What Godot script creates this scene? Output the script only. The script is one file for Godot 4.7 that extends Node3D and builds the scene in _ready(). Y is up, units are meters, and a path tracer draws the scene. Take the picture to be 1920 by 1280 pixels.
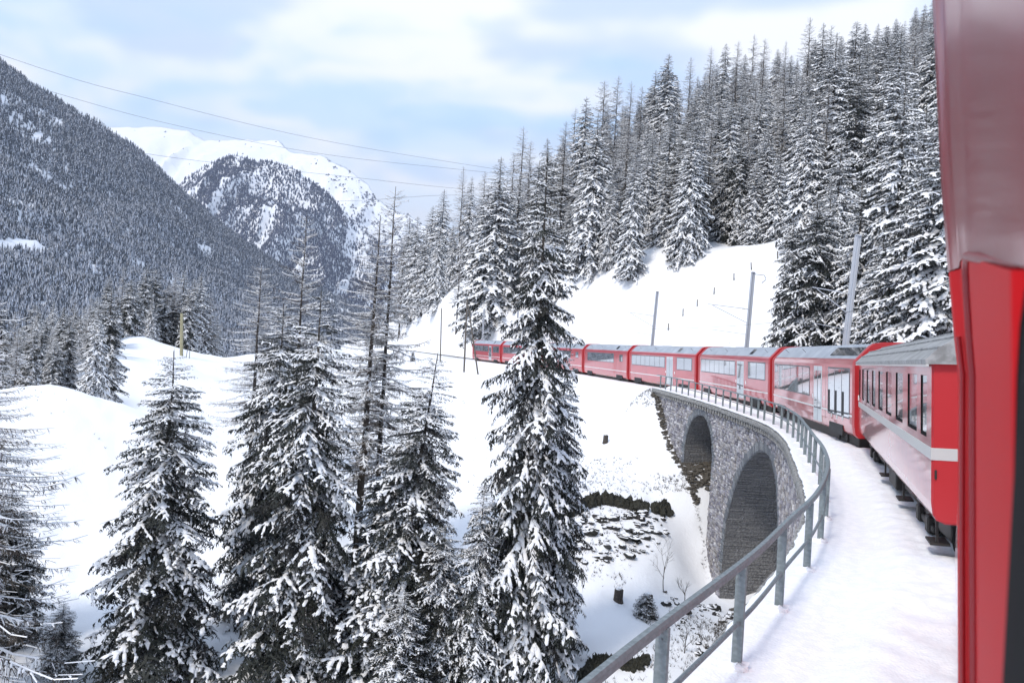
extends Node3D
# Snowy alpine valley seen from the window of a red train on a curved stone viaduct.

const EYE := Vector3(0, 3.0, 0)

# ---------------------------------------------------------------- mesh builder
class MB:
	var v := PackedVector3Array()
	var n := PackedVector3Array()
	var c := PackedColorArray()
	var uv := PackedVector2Array()
	func tri(a: Vector3, b: Vector3, d: Vector3) -> void:      # counter-clockwise as seen from the front
		var m := (b - a).cross(d - a).normalized()
		v.append(a); v.append(d); v.append(b)
		n.append(m); n.append(m); n.append(m)
	func quad(a: Vector3, b: Vector3, d: Vector3, e: Vector3) -> void:
		tri(a, b, d)
		tri(a, d, e)
	func add(o: MB, t: Transform3D) -> void:
		v.append_array(t * o.v)
		n.append_array(Transform3D(t.basis.orthonormalized(), Vector3.ZERO) * o.n)
		if o.c.size():
			c.append_array(o.c)
	func paint(col: Color) -> void:                               # colours all vertices that have none yet
		var k := v.size() - c.size()
		if k > 0:
			var p := PackedColorArray()
			p.resize(k)
			p.fill(col)
			c.append_array(p)
	func box(t: Transform3D, s: Vector3, bev := 0.0) -> void:
		var h := s * 0.5
		if bev <= 0.0:
			var p := []
			for k in 8:
				p.append(t * Vector3(h.x * (1 if k & 1 else -1), h.y * (1 if k & 2 else -1), h.z * (1 if k & 4 else -1)))
			quad(p[0], p[2], p[3], p[1]); quad(p[4], p[5], p[7], p[6])
			quad(p[0], p[1], p[5], p[4]); quad(p[2], p[6], p[7], p[3])
			quad(p[0], p[4], p[6], p[2]); quad(p[1], p[3], p[7], p[5])
			return
		var i := h - Vector3.ONE * minf(bev, minf(h.x, minf(h.y, h.z)) * 0.9)
		var q := []      # q[corner][axis]: the corner pushed out along one axis
		for k in 8:
			var sg := Vector3(1 if k & 1 else -1, 1 if k & 2 else -1, 1 if k & 4 else -1)
			q.append([t * (sg * Vector3(h.x, i.y, i.z)), t * (sg * Vector3(i.x, h.y, i.z)), t * (sg * Vector3(i.x, i.y, h.z))])
		for f in [[0, 2, 3, 1, 2], [4, 5, 7, 6, 2], [0, 1, 5, 4, 1], [2, 6, 7, 3, 1], [0, 4, 6, 2, 0], [1, 3, 7, 5, 0]]:
			quad(q[f[0]][f[4]], q[f[1]][f[4]], q[f[2]][f[4]], q[f[3]][f[4]])
		var mid: Vector3 = t.origin
		for e in [[0, 1, 1, 2], [2, 3, 1, 2], [4, 5, 1, 2], [6, 7, 1, 2], [0, 2, 0, 2], [1, 3, 0, 2], [4, 6, 0, 2], [5, 7, 0, 2], [0, 4, 0, 1], [1, 5, 0, 1], [2, 6, 0, 1], [3, 7, 0, 1]]:
			var a: Vector3 = q[e[0]][e[2]]
			var b: Vector3 = q[e[1]][e[2]]
			var d: Vector3 = q[e[1]][e[3]]
			var g: Vector3 = q[e[0]][e[3]]
			if (b - a).cross(d - a).dot((a + d) * 0.5 - mid) > 0.0:
				quad(a, b, d, g)
			else:
				quad(a, g, d, b)
		for k in 8:
			if (q[k][1] - q[k][0]).cross(q[k][2] - q[k][0]).dot(q[k][0] - mid) > 0.0:
				tri(q[k][0], q[k][1], q[k][2])
			else:
				tri(q[k][0], q[k][2], q[k][1])
	# a sheet of rows of points with smooth normals; the front is on the side of (along a row) x (to the next row)
	func sheet(rows: Array, closed := false, flip := false) -> void:
		var nr := rows.size()
		var nc: int = rows[0].size()
		var nn := []
		for r in nr:
			var line := PackedVector3Array()
			line.resize(nc)
			for k in nc:
				var a: Vector3
				if closed:
					a = rows[r][(k + 1) % nc] - rows[r][(k + nc - 1) % nc]
				else:
					a = rows[r][mini(k + 1, nc - 1)] - rows[r][maxi(k - 1, 0)]
				var b: Vector3 = rows[mini(r + 1, nr - 1)][k] - rows[maxi(r - 1, 0)][k]
				var m := a.cross(b).normalized()
				line[k] = -m if flip else m
			nn.append(line)
		for r in nr - 1:
			for k in (nc if closed else nc - 1):
				var k2 := (k + 1) % nc
				var o := [[r, k], [r, k2], [r + 1, k2], [r, k], [r + 1, k2], [r + 1, k]]
				for w in ([0, 1, 2, 3, 4, 5] if flip else [0, 2, 1, 3, 5, 4]):
					v.append(rows[o[w][0]][o[w][1]])
					n.append(nn[o[w][0]][o[w][1]])
	func tube(pts: Array, radii: Array, sides := 6, caps := true) -> void:
		var rows := []
		var up := Vector3.UP
		for k in pts.size():
			var d: Vector3 = (pts[mini(k + 1, pts.size() - 1)] - pts[maxi(k - 1, 0)]).normalized()
			if absf(d.dot(up)) > 0.97:
				up = Vector3.RIGHT
			var x := d.cross(up).normalized()
			var y := x.cross(d)
			var row := PackedVector3Array()
			for j in sides:
				var a := TAU * j / sides
				row.append(pts[k] + (x * cos(a) + y * sin(a)) * radii[mini(k, radii.size() - 1)])
			rows.append(row)
		sheet(rows, true, true)
		if caps:
			for e in [0, pts.size() - 1]:
				for j in sides:
					if e == 0:
						tri(pts[e], rows[e][j], rows[e][(j + 1) % sides])
					else:
						tri(pts[e], rows[e][(j + 1) % sides], rows[e][j])
	func mesh() -> ArrayMesh:
		var arr := []
		arr.resize(Mesh.ARRAY_MAX)
		arr[Mesh.ARRAY_VERTEX] = v
		arr[Mesh.ARRAY_NORMAL] = n
		if c.size() == v.size() and c.size():
			arr[Mesh.ARRAY_COLOR] = c
		if uv.size() == v.size() and uv.size():
			arr[Mesh.ARRAY_TEX_UV] = uv
		var m := ArrayMesh.new()
		m.add_surface_from_arrays(Mesh.PRIMITIVE_TRIANGLES, arr)
		return m

# ---------------------------------------------------------------- naming
func part(called: String, mesh: Mesh, mat: Material, parent: Node = self, t := Transform3D.IDENTITY) -> MeshInstance3D:
	var o := MeshInstance3D.new()
	o.mesh = mesh
	o.material_override = mat
	o.transform = t
	put(called, o, parent)
	return o

var taken := {}
func put(called: String, o: Node, parent: Node) -> void:
	var key := str(parent.get_instance_id()) + called
	var k: int = taken.get(key, 0)
	taken[key] = k + 1
	o.name = called if k == 0 else "%s_%03d" % [called, k]
	parent.add_child(o, true)

func thing(called: String, label: String, category: String, at := Transform3D.IDENTITY, group := "") -> Node3D:
	var o := Node3D.new()
	o.transform = at
	put(called, o, self)
	tag(o, label, category, group)
	return o

func tag(o: Node, label: String, category: String, group := "") -> Node:
	o.set_meta("label", label)
	o.set_meta("category", category)
	if group:
		o.set_meta("group", group)
	return o

func kind(o: Node, k: String) -> Node:
	o.set_meta("kind", k)
	return o

# ---------------------------------------------------------------- materials
var M := {}
func lin(r: float, g: float, b: float) -> Color:
	return Color(r, g, b).linear_to_srgb()

func noise(f: float, seed_: int, oct := 4) -> FastNoiseLite:
	var q := FastNoiseLite.new()
	q.noise_type = FastNoiseLite.TYPE_SIMPLEX_SMOOTH
	q.frequency = f
	q.seed = seed_
	q.fractal_octaves = oct
	return q

func noise_tex(f: float, seed_: int, a: Color, b: Color, size := 512, lo := 0.3, hi := 0.7) -> NoiseTexture2D:
	var t := NoiseTexture2D.new()
	t.width = size; t.height = size
	t.seamless = true
	t.noise = noise(f, seed_, 5)
	var g := Gradient.new()
	g.offsets = PackedFloat32Array([lo, hi])
	g.colors = PackedColorArray([a, b])
	t.color_ramp = g
	return t

func bump_tex(f: float, seed_: int, strength: float, size := 512) -> NoiseTexture2D:
	var t := NoiseTexture2D.new()
	t.width = size; t.height = size
	t.seamless = true
	t.as_normal_map = true
	t.bump_strength = strength
	t.noise = noise(f, seed_, 5)
	return t

func mat(col: Color, rough: float, metal := 0.0) -> StandardMaterial3D:
	var m := StandardMaterial3D.new()
	m.albedo_color = col
	m.roughness = rough
	m.metallic = metal
	return m

func tri_scale(m: StandardMaterial3D, s: float) -> StandardMaterial3D:
	m.uv1_triplanar = true
	m.uv1_world_triplanar = true
	m.uv1_scale = Vector3.ONE * s
	return m

func tinted(rough: float) -> StandardMaterial3D:
	var m := mat(Color.WHITE, rough)
	m.vertex_color_use_as_albedo = true
	return m

func make_materials() -> void:
	var snow := mat(lin(0.89, 0.90, 0.92), 0.75)
	snow.normal_enabled = true
	snow.normal_texture = bump_tex(0.03, 3, 5.0)
	snow.normal_scale = 0.5
	M.snow = tri_scale(snow, 0.35)
	var deck := mat(Color.WHITE, 0.65)
	deck.albedo_texture = noise_tex(0.012, 12, lin(0.84, 0.855, 0.88), lin(0.90, 0.91, 0.93), 512, 0.35, 0.6)
	deck.normal_enabled = true
	deck.normal_texture = bump_tex(0.045, 5, 8.0)
	deck.normal_scale = 0.3
	M.deck_snow = tri_scale(deck, 0.8)
	M.tree_snow = mat(lin(0.90, 0.91, 0.93), 0.8)
	var nd := tinted(0.75)
	M.needles = nd
	var bark := mat(Color.WHITE, 0.9)
	bark.albedo_texture = noise_tex(0.03, 21, lin(0.035, 0.03, 0.026), lin(0.12, 0.10, 0.085))
	bark.normal_enabled = true
	bark.normal_texture = bump_tex(0.05, 22, 8.0, 256)
	M.bark = tri_scale(bark, 0.9)
	M.twig = tinted(0.9)
	M.stone = tinted(0.85)
	M.stone.albedo_texture = noise_tex(0.02, 31, lin(0.55, 0.55, 0.55), lin(1, 1, 1), 512, 0.3, 0.65)
	M.stone.normal_enabled = true
	M.stone.normal_texture = bump_tex(0.04, 32, 9.0)
	tri_scale(M.stone, 1.3)
	var mortar := mat(Color.WHITE, 0.95)
	mortar.albedo_texture = noise_tex(0.02, 33, lin(0.11, 0.11, 0.114), lin(0.24, 0.24, 0.24))
	M.mortar = tri_scale(mortar, 0.7)
	var cope := mat(Color.WHITE, 0.9)
	cope.albedo_texture = noise_tex(0.015, 35, lin(0.17, 0.168, 0.16), lin(0.38, 0.375, 0.365))
	cope.normal_enabled = true
	cope.normal_texture = bump_tex(0.05, 36, 6.0)
	M.coping = tri_scale(cope, 0.8)
	var earth := mat(Color.WHITE, 0.95)
	earth.albedo_texture = noise_tex(0.03, 37, lin(0.045, 0.042, 0.036), lin(0.18, 0.155, 0.125), 512, 0.35, 0.7)
	M.earth = tri_scale(earth, 0.8)
	var moss := mat(Color.WHITE, 0.95)
	moss.albedo_texture = noise_tex(0.04, 39, lin(0.014, 0.015, 0.011), lin(0.05, 0.048, 0.034), 256)
	M.moss = tri_scale(moss, 1.0)
	var galv := mat(Color.WHITE, 0.6, 0.0)
	galv.albedo_texture = noise_tex(0.02, 41, lin(0.145, 0.178, 0.19), lin(0.215, 0.255, 0.268), 512)
	galv.normal_enabled = true
	galv.normal_texture = bump_tex(0.08, 42, 1.2, 256)
	galv.normal_scale = 0.3
	M.galv = tri_scale(galv, 1.5)
	M.mast = mat(lin(0.44, 0.46, 0.50), 0.5, 0.1)
	M.red = mat(Color.WHITE, 0.28)
	M.red.albedo_texture = noise_tex(0.006, 51, lin(0.43, 0.028, 0.034), lin(0.48, 0.036, 0.042), 256)
	tri_scale(M.red, 0.3)
	M.red.metallic_specular = 0.55
	M.red.clearcoat_enabled = true
	M.red.clearcoat = 1.0
	M.red.clearcoat_roughness = 0.06
	M.red_end = mat(lin(0.45, 0.025, 0.03), 0.4)
	M.red_old = mat(Color.WHITE, 0.3)
	M.red_old.albedo_texture = noise_tex(0.01, 53, lin(0.40, 0.03, 0.04), lin(0.50, 0.04, 0.05), 512)
	tri_scale(M.red_old, 0.5)
	M.red_old.clearcoat_enabled = true
	M.red_old.clearcoat = 1.0
	M.red_old.clearcoat_roughness = 0.06
	M.red_old.metallic_specular = 0.8
	M.red_own = mat(lin(0.47, 0.022, 0.028), 0.22)
	M.red_own.clearcoat_enabled = true
	M.red_own.clearcoat = 1.0
	M.red_own.clearcoat_roughness = 0.1
	M.red_flat = mat(lin(0.50, 0.012, 0.016), 0.5)
	M.red_flat.metallic_specular = 0.15
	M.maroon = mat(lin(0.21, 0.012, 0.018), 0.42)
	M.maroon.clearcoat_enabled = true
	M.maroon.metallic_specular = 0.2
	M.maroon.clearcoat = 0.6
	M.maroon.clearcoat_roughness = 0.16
	M.white_paint = mat(lin(0.72, 0.72, 0.70), 0.35)
	M.stripe_grey = mat(lin(0.52, 0.52, 0.50), 0.3)
	M.roof = mat(Color.WHITE, 0.4, 0.2)
	M.roof.albedo_texture = noise_tex(0.008, 55, lin(0.34, 0.38, 0.43), lin(0.46, 0.50, 0.55), 256)
	tri_scale(M.roof, 0.4)
	M.roof_old = mat(Color.WHITE, 0.6)
	M.roof_old.albedo_texture = noise_tex(0.012, 56, lin(0.20, 0.205, 0.20), lin(0.38, 0.385, 0.385), 512)
	tri_scale(M.roof_old, 0.6)
	M.glass = mat(lin(0.48, 0.50, 0.52), 0.03, 0.85)
	M.glass_dark = mat(lin(0.03, 0.032, 0.036), 0.04)
	M.frame = mat(lin(0.10, 0.10, 0.11), 0.5)
	M.black = mat(lin(0.012, 0.012, 0.013), 0.6)
	M.rubber = mat(lin(0.007, 0.007, 0.008), 0.8)
	M.rubber.metallic_specular = 0.2
	M.iron = mat(lin(0.03, 0.028, 0.026), 0.6, 0.3)
	M.door = mat(lin(0.55, 0.60, 0.62), 0.25)
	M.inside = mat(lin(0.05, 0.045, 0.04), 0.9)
	var wood := mat(Color.WHITE, 0.85)
	wood.albedo_texture = noise_tex(0.03, 61, lin(0.07, 0.06, 0.05), lin(0.16, 0.14, 0.12), 256)
	M.wood = tri_scale(wood, 1.0)
	var wood2 := mat(Color.WHITE, 0.85)
	wood2.albedo_texture = noise_tex(0.03, 62, lin(0.27, 0.25, 0.15), lin(0.40, 0.37, 0.24), 256)
	M.wood_pale = tri_scale(wood2, 1.0)
	M.wire = mat(lin(0.10, 0.11, 0.12), 0.6)
	M.far_tree = tinted(0.9)

# ---------------------------------------------------------------- the track
# inner side of the train (x, z) at the joints between its carriages
const JOINTS := [[0.11, 0.0], [6.30, -11.35], [11.95, -26.4], [14.35, -42.2], [14.15, -58.2], [11.32, -74.0], [8.45, -89.7], [4.46, -105.2], [-1.55, -120.1], [-6.8, -135.2]]
const AHEAD := [[-11.8, -150.0], [-27.0, -200.0], [-46.0, -260.0], [-75.0, -340.0], [-120.0, -450.0]]
const RAILING := [[-1.5, -1.0], [0.80, -5.0], [2.6, -7.93], [3.64, -9.79], [4.68, -11.64], [5.6, -13.52], [6.45, -15.44], [7.2, -17.4], [7.88, -19.35], [8.52, -21.39], [9.14, -23.3], [9.8, -25.4], [10.41, -27.3], [11.0, -29.2], [11.55, -31.2], [12.05, -33.2], [12.5, -35.2], [12.86, -37.2], [13.13, -39.5], [13.3, -42.0], [13.32, -46.0], [13.05, -50.5], [12.5, -56.0], [11.85, -62.5]]
var edge: Curve3D           # deck edge, from behind the camera to the abutment

func curve_of(l: Array) -> Curve3D:
	var c := Curve3D.new()
	c.bake_interval = 0.25
	for k in l.size():
		var p := Vector3(l[k][0], 0, l[k][1])
		var a := Vector3(l[maxi(k - 1, 0)][0], 0, l[maxi(k - 1, 0)][1])
		var b := Vector3(l[mini(k + 1, l.size() - 1)][0], 0, l[mini(k + 1, l.size() - 1)][1])
		var t := (b - a).normalized()
		c.add_point(p, -t * (p - a).length() * 0.33, t * (b - p).length() * 0.33)
	return c

func on(c: Curve3D, s: float, out := 0.0, y := 0.0) -> Vector3:       # out: metres to the left, away from the train
	var p := c.sample_baked(clampf(s, 0.0, c.get_baked_length()))
	var t := dir(c, s)
	return Vector3(p.x + t.z * out, y, p.z - t.x * out)

func dir(c: Curve3D, s: float) -> Vector3:
	var L := c.get_baked_length()
	return (c.sample_baked(minf(s + 0.3, L)) - c.sample_baked(maxf(s - 0.3, 0.0))).normalized()

func s_at(c: Curve3D, z: float) -> float:
	var lo := 0.0
	var hi := c.get_baked_length()
	for k in 24:
		var m := (lo + hi) * 0.5
		if c.sample_baked(m).z > z:
			lo = m
		else:
			hi = m
	return lo

func deck_y(z: float) -> float:
	return 0.42 * smoothstep(40.0, 62.0, -z)

var track_xs := PackedFloat32Array()
func track_x(z: float) -> float:                       # centre of the track
	var k := clampf(-z, 0.0, 448.0)
	return lerpf(track_xs[int(k)], track_xs[int(k) + 1], k - int(k))

# ---------------------------------------------------------------- the ground: a thin-plate spline through surveyed points
const SPOTS := [[12.0, -10.9, -46.5], [13.9, -10.9, -44.0], [12.5, -8.0, -48.8], [12.9, -5.4, -52.0], [11.8, -3.4, -57.0], [11.6, -0.6, -61.5], [11.0, -10.7, -38.0], [6.2, -10.0, -33.0], [3.5, -10.2, -33.0], [4.6, -9.1, -40.0], [7.5, -9.3, -41.0], [10.1, -7.7, -47.0], [4.9, -7.4, -44.5], [5.6, -6.1, -49.0], [9.0, -6.3, -51.0], [8.5, -2.9, -62.0], [9.7, -0.9, -80.0], [9.1, -0.4, -92.0], [-2.7, -2.8, -75.0], [-6.4, -1.2, -108.0], [-14.1, -0.9, -130.0], [-24.8, -1.3, -140.0], [-21.8, -5.1, -90.0], [-34.8, -3.9, -100.0], [-36.1, -6.9, -75.0], [-25.5, -9.8, -47.0], [-20.5, -11.3, -36.0], [-15.4, -10.9, -31.0], [-9.2, -8.9, -45.0], [-6.5, -10.3, -33.0], [-31.9, -3.8, -52.0], [-35.6, -2.7, -62.0], [-42.8, -1.2, -82.0], [-51.9, 1.3, -108.0], [-48.9, -0.6, -114.0], [-46.0, -1.5, -122.0], [-35.7, -0.3, -130.0], [-32.9, 0.3, -150.0],
	[27.3, 17.6, -110.0], [21.0, 15.1, -112.0], [14.8, 13.8, -117.0], [8.7, 13.7, -128.0], [-2.0, 11.1, -148.0], [-16.1, 7.0, -185.0], [-29.7, 11.9, -235.0], [36.1, 19.6, -105.0],
	[18, 0.8, -76], [15, 0.8, -92], [11.5, 1.0, -108], [5.5, 1.2, -123], [0.5, 1.2, -139], [-4.5, 1.5, -154], [-12, 2.0, -178], [3, -1.2, -90], [-1, -1.2, -104], [-6, -1.3, -117], [-11.5, -1.2, -133], [-18, -1.2, -150],
	[32.8, 20.0, -115], [36.5, 20.8, -114], [41, 23.5, -118], [31, 23.0, -125], [22, 20.5, -130], [12, 17.5, -140], [48, 31, -132], [35, 45, -170], [55, 55, -175], [2, 34, -195], [-12, 22, -225], [62, 34, -105], [95, 62, -150], [52, 17, -72], [44, 9, -52], [30, 3, -62], [28, 1.5, -48], [27, 0, -35], [19.5, -8, -40], [22, -6, -46], [21, -3, -56], [20, 0.3, -70], [40, 6, -30], [22, -2, -22], [30, 2, -10],
	[0, -12, -6], [-8, -11.5, -16], [8, -11.2, -22], [14, -10.4, -31], [-22, -12, -14], [-42, -10, -30], [-60, -14, -60], [-75, -22, -95], [-90, -26, -135], [-62, -13, -150], [-58, -13, -200], [-66, -4, -118], [10, -9, 4], [-10, -12, 20], [-50, -14, 0]]
var wts := PackedFloat64Array()
var aff := [0.0, 0.0, 0.0]

func solve_ground() -> void:
	var n := SPOTS.size()
	var m := n + 3
	var A := []
	for i in m:
		var row := PackedFloat64Array()
		row.resize(m + 1)
		A.append(row)
	for i in n:
		for j in n:
			var dx: float = SPOTS[i][0] - SPOTS[j][0]
			var dz: float = SPOTS[i][2] - SPOTS[j][2]
			var r2 := dx * dx + dz * dz
			A[i][j] = (r2 * log(r2) if r2 > 0.0 else 0.0) + (4.0 if i == j else 0.0)
		A[i][n] = 1.0; A[i][n + 1] = SPOTS[i][0]; A[i][n + 2] = SPOTS[i][2]
		A[n][i] = 1.0; A[n + 1][i] = SPOTS[i][0]; A[n + 2][i] = SPOTS[i][2]
		A[i][m] = SPOTS[i][1]
	for k in m:
		var best := k
		for i in range(k, m):
			if absf(A[i][k]) > absf(A[best][k]):
				best = i
		var sw = A[k]; A[k] = A[best]; A[best] = sw
		for i in range(k + 1, m):
			var f: float = A[i][k] / A[k][k]
			if f != 0.0:
				for j in range(k, m + 1):
					A[i][j] -= f * A[k][j]
	var x := PackedFloat64Array()
	x.resize(m)
	for k in range(m - 1, -1, -1):
		var s: float = A[k][m]
		for j in range(k + 1, m):
			s -= A[k][j] * x[j]
		x[k] = s / A[k][k]
	wts = x.slice(0, n)
	aff = [x[n], x[n + 1], x[n + 2]]

var gn := noise(0.06, 71, 4)
var gn2 := noise(0.5, 72, 3)
var spot_x := PackedFloat64Array()
var spot_z := PackedFloat64Array()
func ground_y(x: float, z: float) -> float:
	var r := Vector2(x, z).length()
	var cx := x
	var cz := z
	if r > 300.0:
		cx = x * 300.0 / r
		cz = z * 300.0 / r
	var y: float = aff[0] + aff[1] * cx + aff[2] * cz
	for k in wts.size():
		var dx := cx - spot_x[k]
		var dz := cz - spot_z[k]
		var r2 := dx * dx + dz * dz
		if r2 > 1e-6:
			y += wts[k] * r2 * log(r2)
	y = clampf(y, -45.0, 95.0)
	if r > 300.0:
		var side := smoothstep(-0.35, -0.02, x / maxf(-z, 1.0)) if z < 0.0 else 1.0
		y = lerpf(y, lerpf(-60.0, minf(y, 60.0), side), smoothstep(300.0, 420.0, r))
		if r > 500.0:
			y = lerpf(y, -80.0, smoothstep(500.0, 900.0, r))
	y += gn.get_noise_2d(x, z) * 0.5 * clampf(r / 60.0, 0.3, 1.5)
	if r < 80.0:
		y += gn2.get_noise_2d(x, z) * 0.10 + gn2.get_noise_2d(x * 0.4 + 50.0, z * 0.4) * 0.16
	if z < -56.0 and z > -440.0:
		var t := track_x(z)
		var sl := (track_x(z - 1.0) - track_x(z + 1.0)) * 0.5
		var q := (x - t) / sqrt(1.0 + sl * sl)
		var f := 1.0 - smoothstep(2.8, 7.0 if q > 0.0 else 6.0, absf(q))
		f *= smoothstep(-58.0, -63.0, z)
		y = lerpf(y, deck_y(z) - 0.12, f)
	return y

func on_ground(x: float, z: float, dy := 0.0) -> Vector3:
	return Vector3(x, ground_y(x, z) + dy, z)

# ================================================================ ready
func _ready() -> void:
	set_camera_and_light()
	make_materials()
	var inner := curve_of(JOINTS + AHEAD)
	for k in 451:
		var s := s_at(inner, -float(k))
		track_xs.append(on(inner, s, -1.35).x)
	edge = curve_of(RAILING)
	for p in SPOTS:
		spot_x.append(p[0]); spot_z.append(p[2])
	solve_ground()
	build_ground()
	build_mountains()
	build_viaduct()
	build_railing()
	build_train()
	build_own_carriage()
	build_masts()
	build_trees()
	build_details()

func set_camera_and_light() -> void:
	var cam := Camera3D.new()
	cam.name = "camera"
	cam.position = EYE
	cam.rotation_order = EULER_ORDER_XYZ
	cam.basis = Basis(Vector3.RIGHT, deg_to_rad(0.42)) * Basis(Vector3.BACK, deg_to_rad(3.4))
	cam.fov = 47.63
	cam.near = 0.05
	cam.far = 12000.0
	var lens := CameraAttributesPhysical.new()
	lens.frustum_focal_length = 27.19
	lens.frustum_focus_distance = 30.0
	lens.frustum_near = 0.05
	lens.frustum_far = 12000.0
	lens.exposure_aperture = 8.0
	cam.attributes = lens
	add_child(cam)
	cam.current = true
	var sun := DirectionalLight3D.new()
	sun.name = "sun"
	sun.light_energy = 0.58
	sun.light_color = Color(1.0, 0.965, 0.92)
	sun.light_angular_distance = 12.0
	sun.shadow_enabled = true
	sun.rotation_degrees = Vector3(-48, -38, 0)
	add_child(sun)
	var env := Environment.new()
	env.background_mode = Environment.BG_SKY
	env.tonemap_mode = Environment.TONE_MAPPER_LINEAR
	env.tonemap_exposure = 1.58
	env.sdfgi_enabled = true
	env.ssao_enabled = true
	env.ssil_enabled = true
	env.fog_enabled = true
	env.fog_density = 0.00011
	env.fog_light_color = Color(0.78, 0.84, 0.95)
	var sky := Sky.new()
	var pano := PanoramaSkyMaterial.new()
	pano.panorama = ImageTexture.create_from_image(sky_image())
	sky.sky_material = pano
	env.sky = sky
	var we := WorldEnvironment.new()
	we.name = "environment"
	we.environment = env
	add_child(we)

func sky_image() -> Image:
	var w := 1024
	var h := 512
	var im := Image.create(w, h, false, Image.FORMAT_RGBF)
	var a := noise(1.6, 81, 4)
	var b := noise(2.6, 82, 5)
	for j in h:
		var lat := PI * (0.5 - (j + 0.5) / h)
		for i in w:
			var col := Color(0.75, 0.78, 0.83)
			if lat > -0.02:
				var lon := TAU * ((i + 0.5) / w - 0.5)
				var d := Vector3(cos(lat) * sin(lon), sin(lat), -cos(lat) * cos(lon))
				# clouds on a flat layer overhead
				var k := 1.0 / (maxf(d.y, 0.0) + 0.22)
				var q := Vector3(d.x * k, d.z * k * 1.5, 0.0)
				var n1 := a.get_noise_3d(q.x * 0.55, q.y * 0.55, 0.0)
				var n2 := b.get_noise_3d(q.x + n1 * 0.8, q.y, 4.0)
				var n3 := a.get_noise_3d(q.x * 0.9 + 7.0, q.y * 0.9, 9.0)
				var cover := smoothstep(-0.34, 0.22, n1 * 0.7 + n2 * 0.55)
				var blue := Color(0.36, 0.60, 0.92).lerp(Color(0.36, 0.54, 0.86), smoothstep(0.15, 0.6, d.y))
				var white := Color(0.80, 0.82, 0.87).lerp(Color(0.52, 0.62, 0.80), smoothstep(-0.05, 0.35, n3 + 0.5 * (d.y - 0.3)))
				col = blue.lerp(white, 0.30 + 0.70 * cover)
				col = col.lerp(Color(0.90, 0.92, 0.94), 1.0 - smoothstep(0.03, 0.30, d.y + n2 * 0.06))
			im.set_pixel(i, j, col)
	return im

# ================================================================ ground
func build_ground() -> void:
	var angles := PackedFloat32Array()
	var a := -180.0
	while a < 180.0:
		angles.append(deg_to_rad(a))
		a += 0.22 if absf(a) < 40.0 else (1.0 if absf(a) < 60.0 else 4.0)
	var radii := PackedFloat32Array([1.0])
	while radii[-1] < 9000.0:
		var r := radii[-1]
		radii.append(r * (1.022 if r > 20.0 and r < 330.0 else (1.12 if r < 330.0 else 1.2)))
	var rows := []
	for r in radii:
		var row := PackedVector3Array()
		for t in angles:
			var x := r * sin(t)
			var z := -r * cos(t)
			row.append(Vector3(x, ground_y(x, z), z))
		rows.append(row)
	var mb := MB.new()
	fast_sheet(mb, rows, true)
	kind(part("ground", mb.mesh(), M.snow), "structure")

func fast_sheet(mb: MB, rows: Array, closed: bool, up := true) -> void:
	# normals by differences, triangles by index order; front up
	var nr := rows.size()
	var nc: int = rows[0].size()
	var nn := []
	for r in nr:
		var line := PackedVector3Array()
		line.resize(nc)
		var row: PackedVector3Array = rows[r]
		var r0: PackedVector3Array = rows[maxi(r - 1, 0)]
		var r1: PackedVector3Array = rows[mini(r + 1, nr - 1)]
		for k in nc:
			var e: Vector3 = row[(k + 1) % nc] - row[(k + nc - 1) % nc] if closed else row[mini(k + 1, nc - 1)] - row[maxi(k - 1, 0)]
			var m := e.cross(r1[k] - r0[k]).normalized()
			line[k] = m if (m.y > 0.0) == up else -m
		nn.append(line)
	for r in nr - 1:
		var p: PackedVector3Array = rows[r]
		var q: PackedVector3Array = rows[r + 1]
		var np: PackedVector3Array = nn[r]
		var nq: PackedVector3Array = nn[r + 1]
		for k in (nc if closed else nc - 1):
			var k2 := (k + 1) % nc
			var flip: bool = (p[k2] - p[k]).cross(q[k] - p[k]).dot(np[k]) > 0.0
			if flip:
				mb.v.append_array([p[k], q[k2], p[k2], p[k], q[k], q[k2]])
				mb.n.append_array([np[k], nq[k2], np[k2], np[k], nq[k], nq[k2]])
			else:
				mb.v.append_array([p[k], p[k2], q[k2], p[k], q[k2], q[k]])
				mb.n.append_array([np[k], np[k2], nq[k2], np[k], nq[k2], nq[k]])

# ================================================================ mountains
func ridge_point(l: Array, u: float) -> Vector3:
	var f := clampf(u, 0.0, 1.0) * (l.size() - 1)
	var k := mini(int(f), l.size() - 2)
	var t := f - k
	return Vector3(l[k][0], l[k][1], l[k][2]).lerp(Vector3(l[k + 1][0], l[k + 1][1], l[k + 1][2]), t)

func slope(ridge: Array, foot: Array, nu: int, nv: int, amp: float, freq: float, seed_: int) -> Array:
	var ns := noise(freq, seed_, 5)
	var rows := []
	for j in nv + 5:
		var row := PackedVector3Array()
		for i in nu + 1:
			var u := float(i) / nu
			var w := minf(float(j) / nv, 1.0)
			var p := ridge_point(foot, u).lerp(ridge_point(ridge, u), w)
			p.y -= sin(w * PI) * (ridge_point(ridge, u).y - ridge_point(foot, u).y) * 0.06
			var env_ := smoothstep(1.0, 0.75, w) * smoothstep(0.0, 0.15, w)
			var g := 1.0 - absf(ns.get_noise_2d(p.x * 1.0 + p.z * 0.3, p.z * 0.4)) * 2.0
			p.y += (g - 0.6) * amp * env_ + ns.get_noise_2d(p.x * 5.0, p.z * 5.0) * amp * 0.08
			if j > nv:                                            # the far side falls away
				p += Vector3(-0.35, -0.75, -1.0).normalized() * float(j - nv) * 120.0
			row.append(p)
		rows.append(row)
	return rows

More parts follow.
